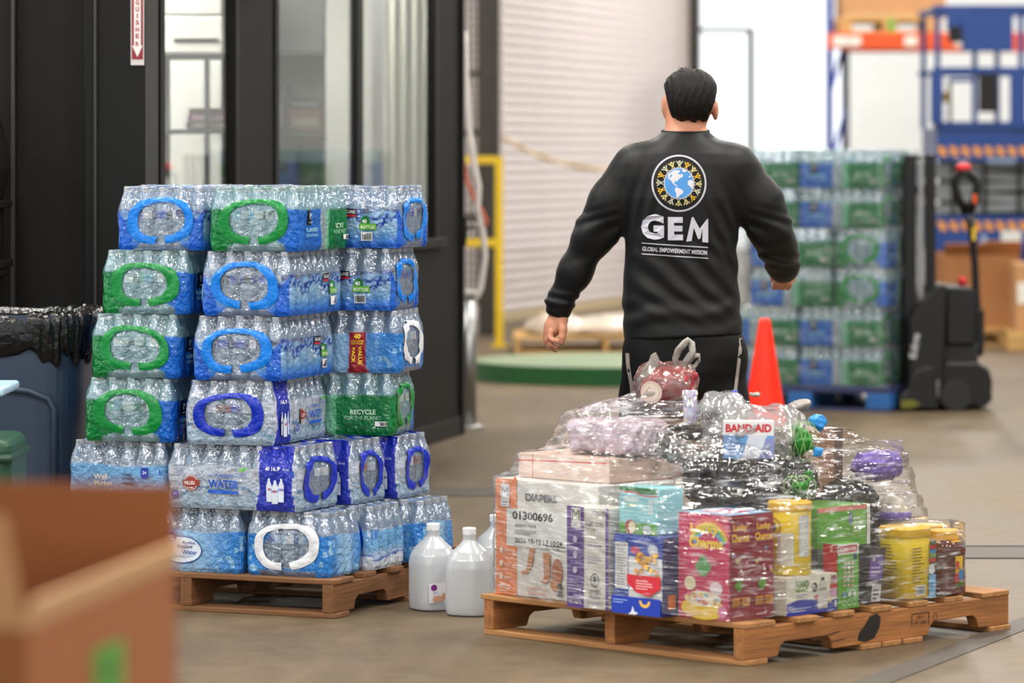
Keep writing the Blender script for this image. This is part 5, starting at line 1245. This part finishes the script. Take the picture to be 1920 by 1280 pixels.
A.rect(-w2, 0, w2, h_, (150, 214, 222)).rect(-w2, h_ - .018, w2, h_, (40, 120, 60)).line([(-w2, h_ - .016), (-.02, h_ - .014), (.02, h_ - .024), (w2, h_ - .022)], .004, (216, 60, 70)).text('GOGO', -.03, .10, .016, (240, 246, 240), bold=.06).text('squeeZ', -.025, .083, .013, (150, 196, 60), bold=.05).rect(.04, .06, .058, .105, (200, 226, 226)).rect(-w2, 0, w2, .032, (96, 164, 60)).ell(-.03, .02, .022, .02, (170, 50, 56)).ell(-.024, .02, .014, .016, (238, 226, 190)).ell(.035, .015, .016, .014, (206, 220, 214))
carton('applesauce_box', 'aqua applesauce pouch box with a green top, standing on the pasta box', -.455, -.305, -.03, .08, DK + .229, .135, (150, 214, 222), A)
B = Art(); w2, h_ = .112, .11
B.rect(-w2, 0, w2, h_, (232, 228, 210)).poly([(-w2, 0), (w2, 0), (w2, .035), (.05, .03), (.0, .042), (-.06, .044), (-w2, .034)], (44, 62, 166)).text('GOGO', -.045, .088, .020, (92, 140, 60), w=.062, bold=.07).text('squeeZ', -.045, .070, .014, (96, 150, 50), w=.055, bold=.05).lines(-.07, .05, -.02, .062, 2, (140, 130, 170)).ell(.012, .075, .011, .014, (60, 60, 64)).ell(.008, .078, .005, .005, (230, 230, 230), 8)
B.poly([(.025, .012), (.068, .012), (.072, .06), (.058, .092), (.036, .092), (.022, .06)], (214, 206, 200)).rect(.04, .092, .054, .102, (50, 90, 60)).text('GOGO', .047, .068, .008, (90, 130, 60), bold=.05).ell(.016, .045, .009, .009, (190, 70, 90)).ell(.078, .035, .008, .009, (230, 200, 120)).rect(.08, .045, w2 - .003, .062, (214, 160, 196)).rect(.08, .066, w2 - .003, .08, (200, 60, 80)).rect(.084, .084, w2 - .006, .104, (150, 96, 110)).lines(-.09, .010, .0, .026, 2, (170, 180, 226)).rect(.098, .012, .106, .03, (220, 224, 236))
carton('yogurt_box', 'cream and blue squeeze-pouch box lying under the yellow can', -.125, -.02, .206, .43, DK, .11, (232, 228, 210), None, B)
A = Art().rect(-.027, 0, .027, .19, (170, 60, 50)).rect(-.027, .10, .027, .19, (190, 30, 44)).text('2', .005, .175, .016, (240, 220, 220), bold=.04)
for k in range(18): r_ = random.Random(k + 9); A.ell(r_.uniform(-.02, .02), r_.uniform(.01, .11), .007, .006, r_.choice([(226, 176, 130), (210, 90, 60), (240, 214, 170), (120, 150, 60)]), 8)
B = Art().rect(-.047, 0, .047, .19, (92, 168, 52)).rect(-.047, .158, .047, .19, (226, 224, 220)).rect(-.043, .164, .040, .184, (186, 34, 48)).text('BUMBLE BEE', -.001, .174, .010, (240, 236, 236), w=.074, bold=.03).text('SNACK ON', .0, .148, .009, (226, 240, 214), w=.06).ell(.03, .15, .008, .009, (40, 60, 120))
for i in range(3):
    for j in range(6): B.ell(-.018 + i * .017, .068 + j * .013, .006, .004, (226, 170, 170), 8)
for i in range(3): B.ell(-.022 + i * .022, .042, .008, .007, ((90, 140, 210), (230, 240, 226), (230, 240, 226))[i], 10); B.ring(-.024 + i * .022, .018, .009, .009, .002, (226, 240, 220), 12)
carton('snack_box', 'narrow green tuna snack box with a red and white header', -.082, -.027, .442, .537, DK, .19, (92, 168, 52), A, B)
B = Art().rect(-.12, 0, .12, .166, (60, 66, 70)).rect(-.12, .10, .0, .166, (120, 130, 120)).rect(.0, .03, .12, .15, (70, 120, 60)).ell(.06, .11, .02, .025, (50, 60, 110)).bars(-.09, .03, -.03, .10, 4)
carton('mixed_carton', 'dark carton with a green panel under the large green box', -.30, -.12, .46, .70, DK, .166, (70, 74, 78), None, B)
B = Art().rect(-.12, 0, .12, .12, (92, 160, 56)).rect(-.12, .105, .12, .12, (214, 130, 120)).rect(.04, .03, .1, .1, (120, 176, 84)).lines(.045, .04, .09, .09, 4, (214, 226, 206)).ell(.03, .08, .006, .02, (120, 110, 190)).rect(.105, 0, .12, .12, (214, 214, 208))
carton('green_box', 'large green box lying on the dark carton behind the yellow can', -.30, -.12, .46, .70, DK + .168, .12, (92, 160, 56), None, B)
B = Art().rect(-.036, .0, .036, .165, (52, 46, 62)).rect(-.03, .07, .03, .14, (112, 84, 160)).text('o', -.015, .13, .012, (206, 226, 206), bold=.03).lines(-.024, .08, .02, .115, 3, (190, 176, 220)).rect(-.012, .005, .03, .055, (206, 204, 206)).lines(-.006, .012, .024, .048, 3, (70, 60, 80))
po_ = carton('pouch_box', 'slim dark purple box leaning beside the yellow tub', -.105, -.055, .60, .672, DK + .002, .165, (52, 46, 62), None, B); po_.rotation_euler.x = -.08; po_.rotation_euler.y = .06
B = Art().rect(-.10, .0, .10, .2, (150, 110, 84)).rect(.06, .0, .10, .2, (96, 70, 58)).lines(-.09, .03, .05, .15, 5, (190, 160, 140))
carton('brown_box', 'brown box high in the wrapped load near the purple bag', -.52, -.31, .60, .80, .42, .2, (140, 104, 82), None, B)

# round tubs and jars
YT = mat('yellow_tub', (238, 204, 24), .3, var=.03); YL = mat('yellow_lid', (228, 180, 20), .35)
def cyl_art(A, name, R, par, phi, sq=False): A.build(name, lambda u, v, e: ((R + e) * math.sin(u / R + phi), -(R + e) * math.cos(u / R + phi), v), par)
yc = empty('yellow_can', hp(-.088, .30, DK + .111), HR, 'tall yellow drink-mix canister standing on the cream box', 'canister')
MB().lathe([(.058, 0), (.062, .004), (.062, .185), (.060, .188)], 40).build('can_body', YT, yc, smooth=True); MB().lathe([(.064, .186), (.065, .19), (.065, .208), (.061, .212), (0, .212)], 40).build('lid', YL, yc)
A = Art().rect(-.02, .03, .03, .125, (226, 220, 200), 4, 1).lines(-.016, .036, .024, .115, 9, (150, 140, 120), 5).ring(-.035, .14, .028, .028, .005, (190, 150, 40), 20).ell(-.035, .14, .012, .014, (60, 90, 60)).rect(.045, .055, .085, .175, (222, 222, 218), 4, 1).lines(.048, .062, .082, .168, 11, (110, 110, 112), 6, .3)
cyl_art(A, 'label_print', .0624, yc, .42); reg([hp(-.088, .30) + Vector((.064 * math.cos(q), .064 * math.sin(q), 0)) for q in np.linspace(0, 6, 10)], DK + .11, DK + .32)
tb = empty('yellow_tub', hp(-.088, .825, DK), HR, 'square-shouldered yellow formula tub near the jar', 'tub')
MB().lathe([(.060, 0), (.066, .006), (.066, .18), (.063, .186)], 48, sq=3.2).build('tub_body', YT, tb, smooth=True); MB().lathe([(.068, .184), (.069, .19), (.069, .208), (.064, .214), (0, .214)], 48, sq=3.2).build('lid', YL, tb)
A = Art().lines(-.045, .05, .01, .16, 12, (120, 100, 20), 8, .3).bars(-.03, .012, .015, .042, 9).rect(.032, .0, .064, .07, (120, 186, 226)).ell(.045, .085, .014, .014, (226, 236, 240)).text('0-', .048, .038, .02, (60, 120, 200), bold=.04).lines(.036, .01, .06, .02, 2, (226, 240, 250))
for k, c_ in enumerate(((200, 60, 50), (110, 160, 60), (60, 140, 200), (190, 50, 50), (50, 80, 50))): A.rect(.034, .108 + k * .013, .064, .119 + k * .013, c_)
A.build('label_print', lambda u, v, e: (.0665 + e, u, v), tb)
B = Art().lines(-.05, .03, .03, .17, 14, (130, 108, 24), 4, .3); B.build('label_print', lambda u, v, e: (u, -.0665 - e, v), tb); reg([hp(-.088 + a, .825 + b_) for a in (-.068, .068) for b_ in (-.068, .068)], DK, DK + .215)
SAU = mat('red_brown_sauce', (92, 26, 16), .14, var=.25, vscale=9, coat=.6); YLD = mat('golden_lid', (236, 176, 20), .35)
def jar(x, y, lab):
    j = empty('sauce_jar', hp(x, y, DK), HR, lab, 'jar'); R_ = .060
    MB().lathe([(.052, 0), (.058, .004), (.060, .012), (.060, .03), (.057, .036), (.057, .115), (.060, .121), (.061, .138), (.058, .152), (.05, .162), (.044, .166)], 40, sq=2.8).build('jar_body', SAU, j, smooth=True)
    lid = MB().lathe([(.045, .163), (.047, .167), (.047, .19), (.043, .194), (0, .194)], 36).build('lid', YLD, j); MB().lathe([(.05, .158), (.056, .160), (.05, .164)], 36).build('neck_band', YLD, j, smooth=True)
    for k in range(6): MB().box(-.002, .002, -.0, .003, .05, .105).build('grip_rib', SAU, j, loc=(-.021 + k * .0085, -.058, 0))
    A = Art().rect(-.046, .035, -.036, .116, (236, 190, 40), 2, 1).bars(-.044, .04, -.037, .07, 2).rect(.040, .03, .075, .118, (240, 196, 30), 4, 1).text('R', .054, .09, .026, (196, 30, 36), bold=.07).ell(.05, .05, .016, .02, (190, 36, 40)).ell(.066, .06, .012, .018, (60, 130, 190)).ell(.06, .034, .02, .006, (60, 110, 50))
    A.build('label_print', lambda u, v, e: ((u, -.0575 - e, v) if abs(u) < .047 and u < .03 else (.058 + e, u - .055 - .004, v)), j)
    reg([hp(x, y) + Vector((.058 * math.cos(q), .058 * math.sin(q), 0)) for q in np.linspace(0, 6, 10)], DK, DK + .17); reg([hp(x + a, y + b_) for a in (-.04, .04) for b_ in (-.04, .04)], DK, DK + .197)
jar(-.066, .985, 'large red-brown sauce jar with a golden lid at the right end of the pallet'); jar(-.20, 1.08, 'second sauce jar half hidden behind the front one, golden lid showing')
# soft goods
def blob(name, label, cat, c, parts, m, h=.008, cr=(3, 40, .012, 5), rz=HR, film=True, flat=None):
    lo = np.min([np.array(p[0]) - max(p[1]) for p in parts], 0) - .03; hi = np.max([np.array(p[0]) + max(p[1]) for p in parts], 0) + .03
    S = SDF(lo, hi, h)
    for p in parts: S.ell(p[0], p[1], .04, p=p[2] if len(p) > 2 else 2.0)
    S.warp(crumple(cr[0], cr[1], cr[2], cr[3])); S.warp(crumple(cr[0] + 50, cr[1] * 2.6, cr[2] * .35, 4))
    if flat is not None: S.above(flat)
    o = S.build(name, m, None, c, rz); 
    if label: tag(o, label, cat)
    if film:
        v = np.array([tuple(p.co) for p in o.data.vertices]); cs, sn = math.cos(rz), math.sin(rz)
        for z0 in np.arange(v[:, 2].min(), v[:, 2].max(), .03):
            q = v[(v[:, 2] >= z0) & (v[:, 2] < z0 + .03)]
            if len(q): HEAP.append(([(c[0] + a[0] * cs - a[1] * sn, c[1] + a[0] * sn + a[1] * cs) for a in q[::max(1, len(q) // 60)]], c[2] + z0, c[2] + z0 + .03))
    return o
BAG = mat('black_bag', (22, 21, 21), .14, bump=1.0, bscale=34, var=.3)
blob('black_bag', 'bulging black plastic bag in the middle of the wrapped load', 'bag', hp(-.44, .52, DK), [((0, 0, .16), (.24, .22, .17), 2.6), ((.02, -.02, .35), (.25, .22, .14), 2.3), ((-.1, .1, .40), (.12, .12, .08))], BAG, h=.006, cr=(5, 34, .034, 6), flat=.0)
blob('black_bag', 'smaller black bag on the right, below the purple bag', 'bag', hp(-.285, .84, DK), [((0, 0, .12), (.10, .11, .13), 2.6), ((-.02, -.04, .27), (.12, .15, .10))], BAG, h=.006, cr=(9, 40, .026, 6), flat=.0)
LIL = mat('lilac_pack', (196, 176, 188), .25, var=.4, vscale=9, bump=.4, bscale=30)
blob('diaper_pack', 'lilac plastic pack lying on the peach box', 'pack', hp(-.73, .25, DK + .426), [((0, 0, .055), (.172, .115, .062), 6.0)], LIL, cr=(12, 30, .012, 4), flat=.0)
PUR = mat('purple_bag', (112, 84, 172), .28, var=.3, vscale=18, bump=.5, bscale=40)
blob('purple_bag', 'purple bag bulging out at the right of the wrapped load', 'bag', hp(-.225, .885, .455), [((.0, 0, .052), (.075, .085, .062), 2.8), ((-.02, -.06, .05), (.06, .06, .05))], PUR, h=.006, cr=(14, 46, .022, 5), flat=.0)
wpz = blob('white_pouch', 'cream pouch with a purple band standing behind the yellow tub', 'pouch', hp(-.235, .945, DK), [((0, 0, .12), (.055, .05, .125), 3.0), ((.0, 0, .25), (.05, .03, .045))], mat('cream_pouch', (222, 212, 196), .35, var=.06), cr=(15, 40, .006, 4), flat=.0)
MB().lathe([(.051, .215), (.054, .222), (.053, .236), (.050, .24)], 28, sq=3.0).build('purple_band', PUR, wpz, smooth=True)
# red package in a knotted grey carrier bag
rb = empty('grocery_bag', hp(-.70, .43, DK + .565), 0, 'knotted carrier bag with a red package on top of the heap', 'bag')
rc = blob('red_package', None, None, (0, 0, 0), [((.01, 0, .055), (.100, .085, .065), 2.6), ((.045, .0, .09), (.06, .06, .035))], mat('red_film_package', (168, 52, 58), .22, var=.3, vscale=12, bump=.5, bscale=30), cr=(18, 36, .014, 4), rz=0, film=False, flat=.0); rc.parent = rb
TISS = clear_mat('grey_carrier_film', (.95, .94, .93), C(176, 166, 158), .10, rough=.2, gloss=.04, bump=.6, bscale=30, streak=.42, sscale=14)
bf = blob('bag_film', None, None, (0, 0, 0), [((.0, 0, .055), (.115, .098, .078), 2.4), ((.05, .0, .10), (.055, .055, .045)), ((-.035, 0, .10), (.05, .05, .045))], TISS, cr=(21, 40, .016, 5), rz=0, film=False, flat=.0); bf.parent = rb
TIS2 = mat('grey_carrier_plastic', (150, 143, 136), .45, var=.2, vscale=30, bump=.5, bscale=60)
def loop(pts, r): MB().tube([(x, -.01 + .012 * math.sin(i * 1.7), z) for i, (x, z) in enumerate(pts)], r, 6, flat=.5).build('knot_loop', TIS2, rb, smooth=True)
pz = lambda px, py: ((px - 960) * 11.68 / FPX - rb.location.x, CAMH - (py - HOR) * 11.68 / FPX - rb.location.z)
loop([pz(*p) for p in ((1268, 690), (1266, 672), (1272, 655), (1284, 642), (1290, 637), (1297, 644), (1298, 658), (1292, 668), (1283, 682), (1276, 692))], [.008, .010, .012, .012, .009, .011, .012, .012, .010, .008])
loop([pz(*p) for p in ((1284, 692), (1292, 678), (1302, 666), (1310, 665), (1311, 675), (1303, 686), (1290, 695))], [.006, .009, .010, .008, .009, .009, .006])
lf_ = [pz(*p) for p in ((1196, 712), (1206, 690), (1216, 676), (1220, 664), (1229, 659), (1235, 672), (1234, 684), (1226, 694), (1212, 708))]
MB().prism(lf_, -.03, -.022, 'y').build('torn_corner', TIS2, rb, bevel=.003)
Art().ell(-.045, .045, .032, .034, (196, 176, 164), 20).ell(-.045, .045, .022, .026, (206, 192, 176), 18).build('package_label', lambda u, v, e: (u, -.094 - e * 4 + abs(u) * .5, v), rb)
# translucent bag with a bandage box, tumbler, green net, blue bits
bx_ = MB().box(-.075, .075, -.02, .02, 0, .112).build('bandage_box', mat('bandage_box_white', (226, 224, 224), .4), loc=(.70, 11.362, .553), rz=-.06, bevel=.003); tag(bx_, 'adhesive bandage box with red lettering inside the translucent bag', 'box')
Art().rect(-.075, 0, .075, .068, (104, 158, 214)).text('BAND-AID', .0, .090, .024, (196, 40, 56), w=.135, bold=.04).poly([(-.02, 0), (.03, 0), (.055, .068), (.0, .068)], (206, 214, 226)).poly([(.035, .0), (.075, .0), (.075, .06), (.05, .06)], (130, 140, 196)).lines(-.065, .01, -.03, .05, 4, (200, 220, 240)).build('front_print', lambda u, v, e: (u, -.02 - e, v), bx_)
WB = clear_mat('white_carrier_film', (.97, .97, .97), C(212, 210, 212), .27, rough=.16, gloss=.05, bump=.7, bscale=24, streak=.5, sscale=11)
blob('translucent_bag', 'translucent white carrier bag slumped over the bandage box', 'bag', (.712, 11.46, .53), [((.0, 0, .085), (.185, .145, .105), 3.0), ((-.09, .0, .17), (.10, .08, .07)), ((.11, .02, .13), (.08, .09, .06))], WB, cr=(24, 30, .028, 5), rz=0, film=False, flat=.0)
tm = empty('tumbler', (.525, 11.33, .655), 0, 'clear tumbler printed with small coloured stars on top of the heap', 'cup')
MB().lathe([(.0175, 0), (.019, .005), (.0225, .10), (.0215, .10), (.018, .006)], 24).build('cup_body', clear_mat('lilac_tumbler', (.9, .88, .95), C(206, 198, 224), .6, rough=.1), tm, smooth=True)
A = Art(); r_ = random.Random(3)
for k in range(26): A.ell(r_.uniform(-.03, .03), r_.uniform(.008, .092), .0028, .0028, r_.choice([(230, 200, 40), (90, 190, 220), (150, 90, 200), (110, 170, 60)]), 6, r_.uniform(0, 1))
cyl_art(A, 'star_print', .0212, tm, 0)
NET = mat('green_net_bag', (44, 126, 44), .4, var=.55, vscale=20, bump=.5, bscale=50)
def netted(lab, c, parts, seed):
    o = blob('green_net_bag', lab, 'bag', c, parts, NET, h=.005, cr=(seed, 70, .022, 5), rz=0, film=False)
    T_ = mat('net_cord', (150, 186, 120), .6) if 'net_cord' not in bpy.data.materials else bpy.data.materials['net_cord']
    p0 = parts[0]; 
    for k in range(5):
        a = -1.0 + k * .5
        for s_ in (-1, 1):
            pts = [(p0[0][0] + p0[1][0] * 1.02 * math.sin(a + s_ * t * .35) * math.cos(t), p0[0][1] - p0[1][1] * 1.03 * math.cos(a + s_ * t * .35) * math.cos(t), p0[0][2] + p0[1][2] * 1.03 * math.sin(t)) for t in np.linspace(-1.2, 1.2, 8)]
            MB().tube(pts, .0008, 4).build('net_cord', T_, o)
netted('green net bag of produce on the right shoulder of the heap', (.862, 11.40, .60), [((0, 0, 0), (.050, .045, .064)), ((-.025, 0, .025), (.035, .03, .035))], 31)
netted('lower green net bag half buried under the wrap', (.845, 11.30, .475), [((0, 0, 0), (.055, .04, .035)), ((.03, 0, .04), (.03, .03, .025))], 32)
BLU = mat('bright_blue_plastic', (40, 140, 214), .3, bump=.4, bscale=50)
blob('blue_wrapper', 'bright blue crumpled wrapper beside the green net', 'wrapper', (.91, 11.50, .655), [((0, 0, 0), (.036, .02, .02)), ((.012, 0, -.02), (.013, .015, .025))], BLU, h=.004, cr=(33, 90, .008, 4), rz=0, film=False)
blob('blue_wrapper', 'flat blue wrapper pressed under the film below the green net', 'wrapper', (.905, 11.36, .57), [((0, 0, 0), (.03, .012, .035))], BLU, h=.004, cr=(34, 80, .008, 4), rz=0, film=False)
blob('royal_wrapper', 'small royal blue wrapper at the crest of the heap', 'wrapper', (.668, 11.55, .735), [((0, 0, 0), (.022, .012, .014))], mat('royal_wrapper', (40, 56, 176), .3), h=.004, cr=(35, 90, .006, 4), rz=0, film=False)
blob('grey_twist', 'crumpled grey plastic twist at the top right of the heap', 'bag', (.865, 11.62, .69), [((0, 0, 0), (.045, .03, .022)), ((.02, 0, .012), (.03, .02, .014))], TIS2, h=.005, cr=(36, 80, .014, 5), rz=0, film=False)
blob('grey_twist', 'pale grey plastic fold behind the translucent bag', 'bag', (.735, 11.60, .725), [((0, 0, 0), (.05, .03, .018))], TIS2, h=.005, cr=(37, 80, .012, 5), rz=0, film=False)
blob('silver_wrap', 'crinkled silver-black wrapper in front of the tumbler', 'wrapper', (.46, 11.26, .545), [((0, 0, .05), (.07, .05, .07)), ((.06, .0, .02), (.06, .05, .05))], mat('silver_black_wrap', (120, 116, 114), .12, metal=.7, var=.5, vscale=16, bump=.9, bscale=24), h=.006, cr=(38, 55, .022, 5), rz=0, film=True)
# ---- stretch film: hull of the load at each height, draped and creased
def hull(P):
    P = sorted(set((round(x, 4), round(y, 4)) for x, y in P))
    if len(P) < 3: return P
    def half(pts):
        o = []
        for p in pts:
            while len(o) > 1 and (o[-1][0] - o[-2][0]) * (p[1] - o[-2][1]) - (o[-1][1] - o[-2][1]) * (p[0] - o[-2][0]) <= 0: o.pop()
            o.append(p)
        return o
    a, b_ = half(P), half(P[::-1]); return a[:-1] + b_[:-1]
fc = hp(-.47, .46); NA = 620; zl = np.arange(.128, .715, .0052); RR = np.zeros((len(zl), NA))
ang = np.linspace(0, 2 * PI, NA, endpoint=False); dx, dy = np.cos(ang), np.sin(ang)
for i, z in enumerate(zl):
    P = [p for pts, z0, z1 in HEAP if z0 - .012 <= z <= z1 + .012 for p in pts]
    if len(P) < 3: RR[i] = RR[i - 1] * .93; continue
    Hh = hull(P); r = np.zeros(NA)
    for (x0, y0), (x1, y1) in zip(Hh, Hh[1:] + Hh[:1]):
        ex, ey = x1 - x0, y1 - y0; den = dx * ey - dy * ex; den = np.where(np.abs(den) < 1e-9, 1e-9, den)
        t = ((x0 - fc.x) * ey - (y0 - fc.y) * ex) / den; s_ = ((x0 - fc.x) * dy - (y0 - fc.y) * dx) / den
        r = np.maximum(r, np.where((t > 0) & (s_ >= -1e-6) & (s_ <= 1 + 1e-6), t, 0))
    RR[i] = r + .006
# film spans hollows in height: never steeper than the straight line between what it touches
R0 = RR.copy()
for a_ in range(NA):
    pr_ = list(zip(zl, R0[:, a_])); hb = []
    for p in pr_:
        while len(hb) > 1 and (hb[-1][0] - hb[-2][0]) * (p[1] - hb[-2][1]) - (hb[-1][1] - hb[-2][1]) * (p[0] - hb[-2][0]) >= 0: hb.pop()
        hb.append(p)
    full = np.interp(zl, [p[0] for p in hb], [p[1] for p in hb])
    RR[:, a_] = np.maximum(R0[:, a_], R0[:, a_] + (full - R0[:, a_]) * .45)
for _ in range(2): RR[1:-1] = np.maximum(R0[1:-1], (RR[:-2] + 2 * RR[1:-1] + RR[2:]) / 4)
fv = []
rf = np.random.default_rng(5); ph = rf.uniform(0, 6.28, (6,))
for i, z in enumerate(zl):
    aa = ang * .62; cre = np.zeros(NA); up = .45 + .55 * min(1, max(0, (z - .36) / .12))
    for k_ in range(7):      # taut, nearly level creases that come and go round the load
        fz = (120, 175, 240, 310, 400, 150, 210)[k_]; tl = (.10, -.16, .22, -.30, .12, .42, -.5)[k_]
        mk = np.clip(np.sin(aa * (9 + 4 * k_) + z * (14 + 9 * k_) + k_ * 1.7) + .25, 0, 1.25)
        cre = cre + (.0032, .0026, .0020, .0015, .0010, .0022, .0018)[k_] * mk * up * (np.abs(np.sin(fz * .5 * (z + tl * aa) + .9 * np.sin(aa * (6 + k_) + k_))) - .5)
    for k_ in range(5):      # loose crumples higher up
        fr = (60, 95, 140, 200, 260)[k_]; sl_ = (-1.5, 2.0, -3.1, 1.2, 2.6)[k_]
        cre = cre + (.0024, .0020, .0014, .0010, .0007)[k_] * max(0, min(1, (z - .36) / .15)) * (np.abs(np.sin(fr * .5 * (aa + sl_ * z) + 1.6 * np.sin(fr * .11 * aa + 17 * z * (1 + k_ % 3)) + k_)) - .5)
    lowm = .25 + .75 * min(1, max(0, (z - .25) / .2))
    cre = cre + lowm * (.0025 * np.sin(ang * 30 + z * 70 + ph[0]) + .0025 * np.abs(np.sin(ang * 17 + z * 95 + ph[2]))) + .0022 * np.abs(np.sin(z * 160 + 3 * np.sin(ang * 5 + ph[3])))
    top = max(0, (z - .66) / .055); r = RR[i] * (1 - .10 * top ** 2) + cre * (1 + 2.5 * top)
    for a_ in range(NA): fv.append((fc.x + r[a_] * dx[a_], fc.y + r[a_] * dy[a_], z + .006 * math.sin(ang[a_] * 9 + i * .8) + top * .02 * math.sin(ang[a_] * 23 + 1) + top * .012 * math.sin(ang[a_] * 41)))
nz = len(zl)
WRAP = clear_mat('stretch_film', (.985, .99, .995), C(238, 240, 244), .012, rough=.13, gloss=.09, bump=.5, bscale=18, stretch=(1, 1, 7), streak=.5, sscale=11, facing=.22, slo=.55)  # streak paints white glare lines and layer haze into the film colour
tag(inst('stretch_film', mesh('stretch_film', fv, [(i * NA + a_, i * NA + (a_ + 1) % NA, (i + 1) * NA + (a_ + 1) % NA, (i + 1) * NA + a_) for i in range(nz - 1) for a_ in range(NA)], WRAP, smooth=True)), 'glossy clear stretch film wrapped round the pallet of mixed groceries', 'stretch film')

# ------------------------------------------------------------------ water jugs between the pallets
JUG = clear_mat('milky_jug', (.96, .98, .99), C(244, 247, 251), .84, rough=.22, gloss=.05, trl=.5)
def jug(px, py, rz, lab, label_print=True, capless=False):
    d = CAMH * FPX / (py - HOR); t = empty('water_jug', ((px - 960) * d / FPX, d, 0), rz, lab, 'jug')
    J = SDF((-.09, -.09, 0), (.09, .09, .27), .0042)
    J.loft([.0, .008, .03, .15, .175, .20, .222, .235, .262], [0] * 6 + [-.0, -.0, -.0], [0] * 9, [.062, .068, .071, .071, .067, .053, .03, .0195, .0195], [.062, .068, .071, .071, .067, .053, .03, .0195, .0195], .005, p=3.0)
    J.cap((.046, -.0, .175), (.070, -.0, .13), .02, .02, .01)
    S2 = SDF((-.09, -.09, 0), (.09, .09, .27), .0042)
    J.op(lambda x, y, z: np.sqrt((x - .034) ** 2 * 1.0 + ((z - .155) * .55) ** 2 + (y * .0)) - .013 + np.abs(y) * 0, (0, -.09, .1), (.06, .09, .2), .01, 'sub')
    J.F[:, :, 0] = 1
    J.build('jug_body', JUG, t)
    MB().lathe([(.021, .252), (.0215, .254), (.0215, .272), (.019, .275), (0, .275)], 24).build('cap', mat('milky_cap', (236, 238, 240), .4), t)
    if label_print:
        A = Art().rect(-.052, .03, .052, .092, (226, 222, 226), 2, 1).rect(.012, .03, .052, .092, (176, 150, 190)).ell(-.035, .078, .011, .010, (120, 40, 130)).text('Baby', -.03, .062, .007, (150, 190, 226)).lines(.016, .06, .048, .088, 6, (140, 110, 160)).ell(-.02, .042, .02, .010, (214, 160, 130)).ell(.0, .05, .008, .010, (206, 150, 120)).bars(.03, .034, .048, .056, 5)
        A.build('label_print', lambda u, v, e: (u, -.0715 - e * 2, v), t)
    return t
jug(812, 1142, .5, 'translucent water jug with a small purple baby label'); jug(880, 1152, 1.25, 'unlabelled translucent water jug in front of the other two', False); jug(930, 1122, .4, 'translucent water jug half hidden behind the diaper box', False)
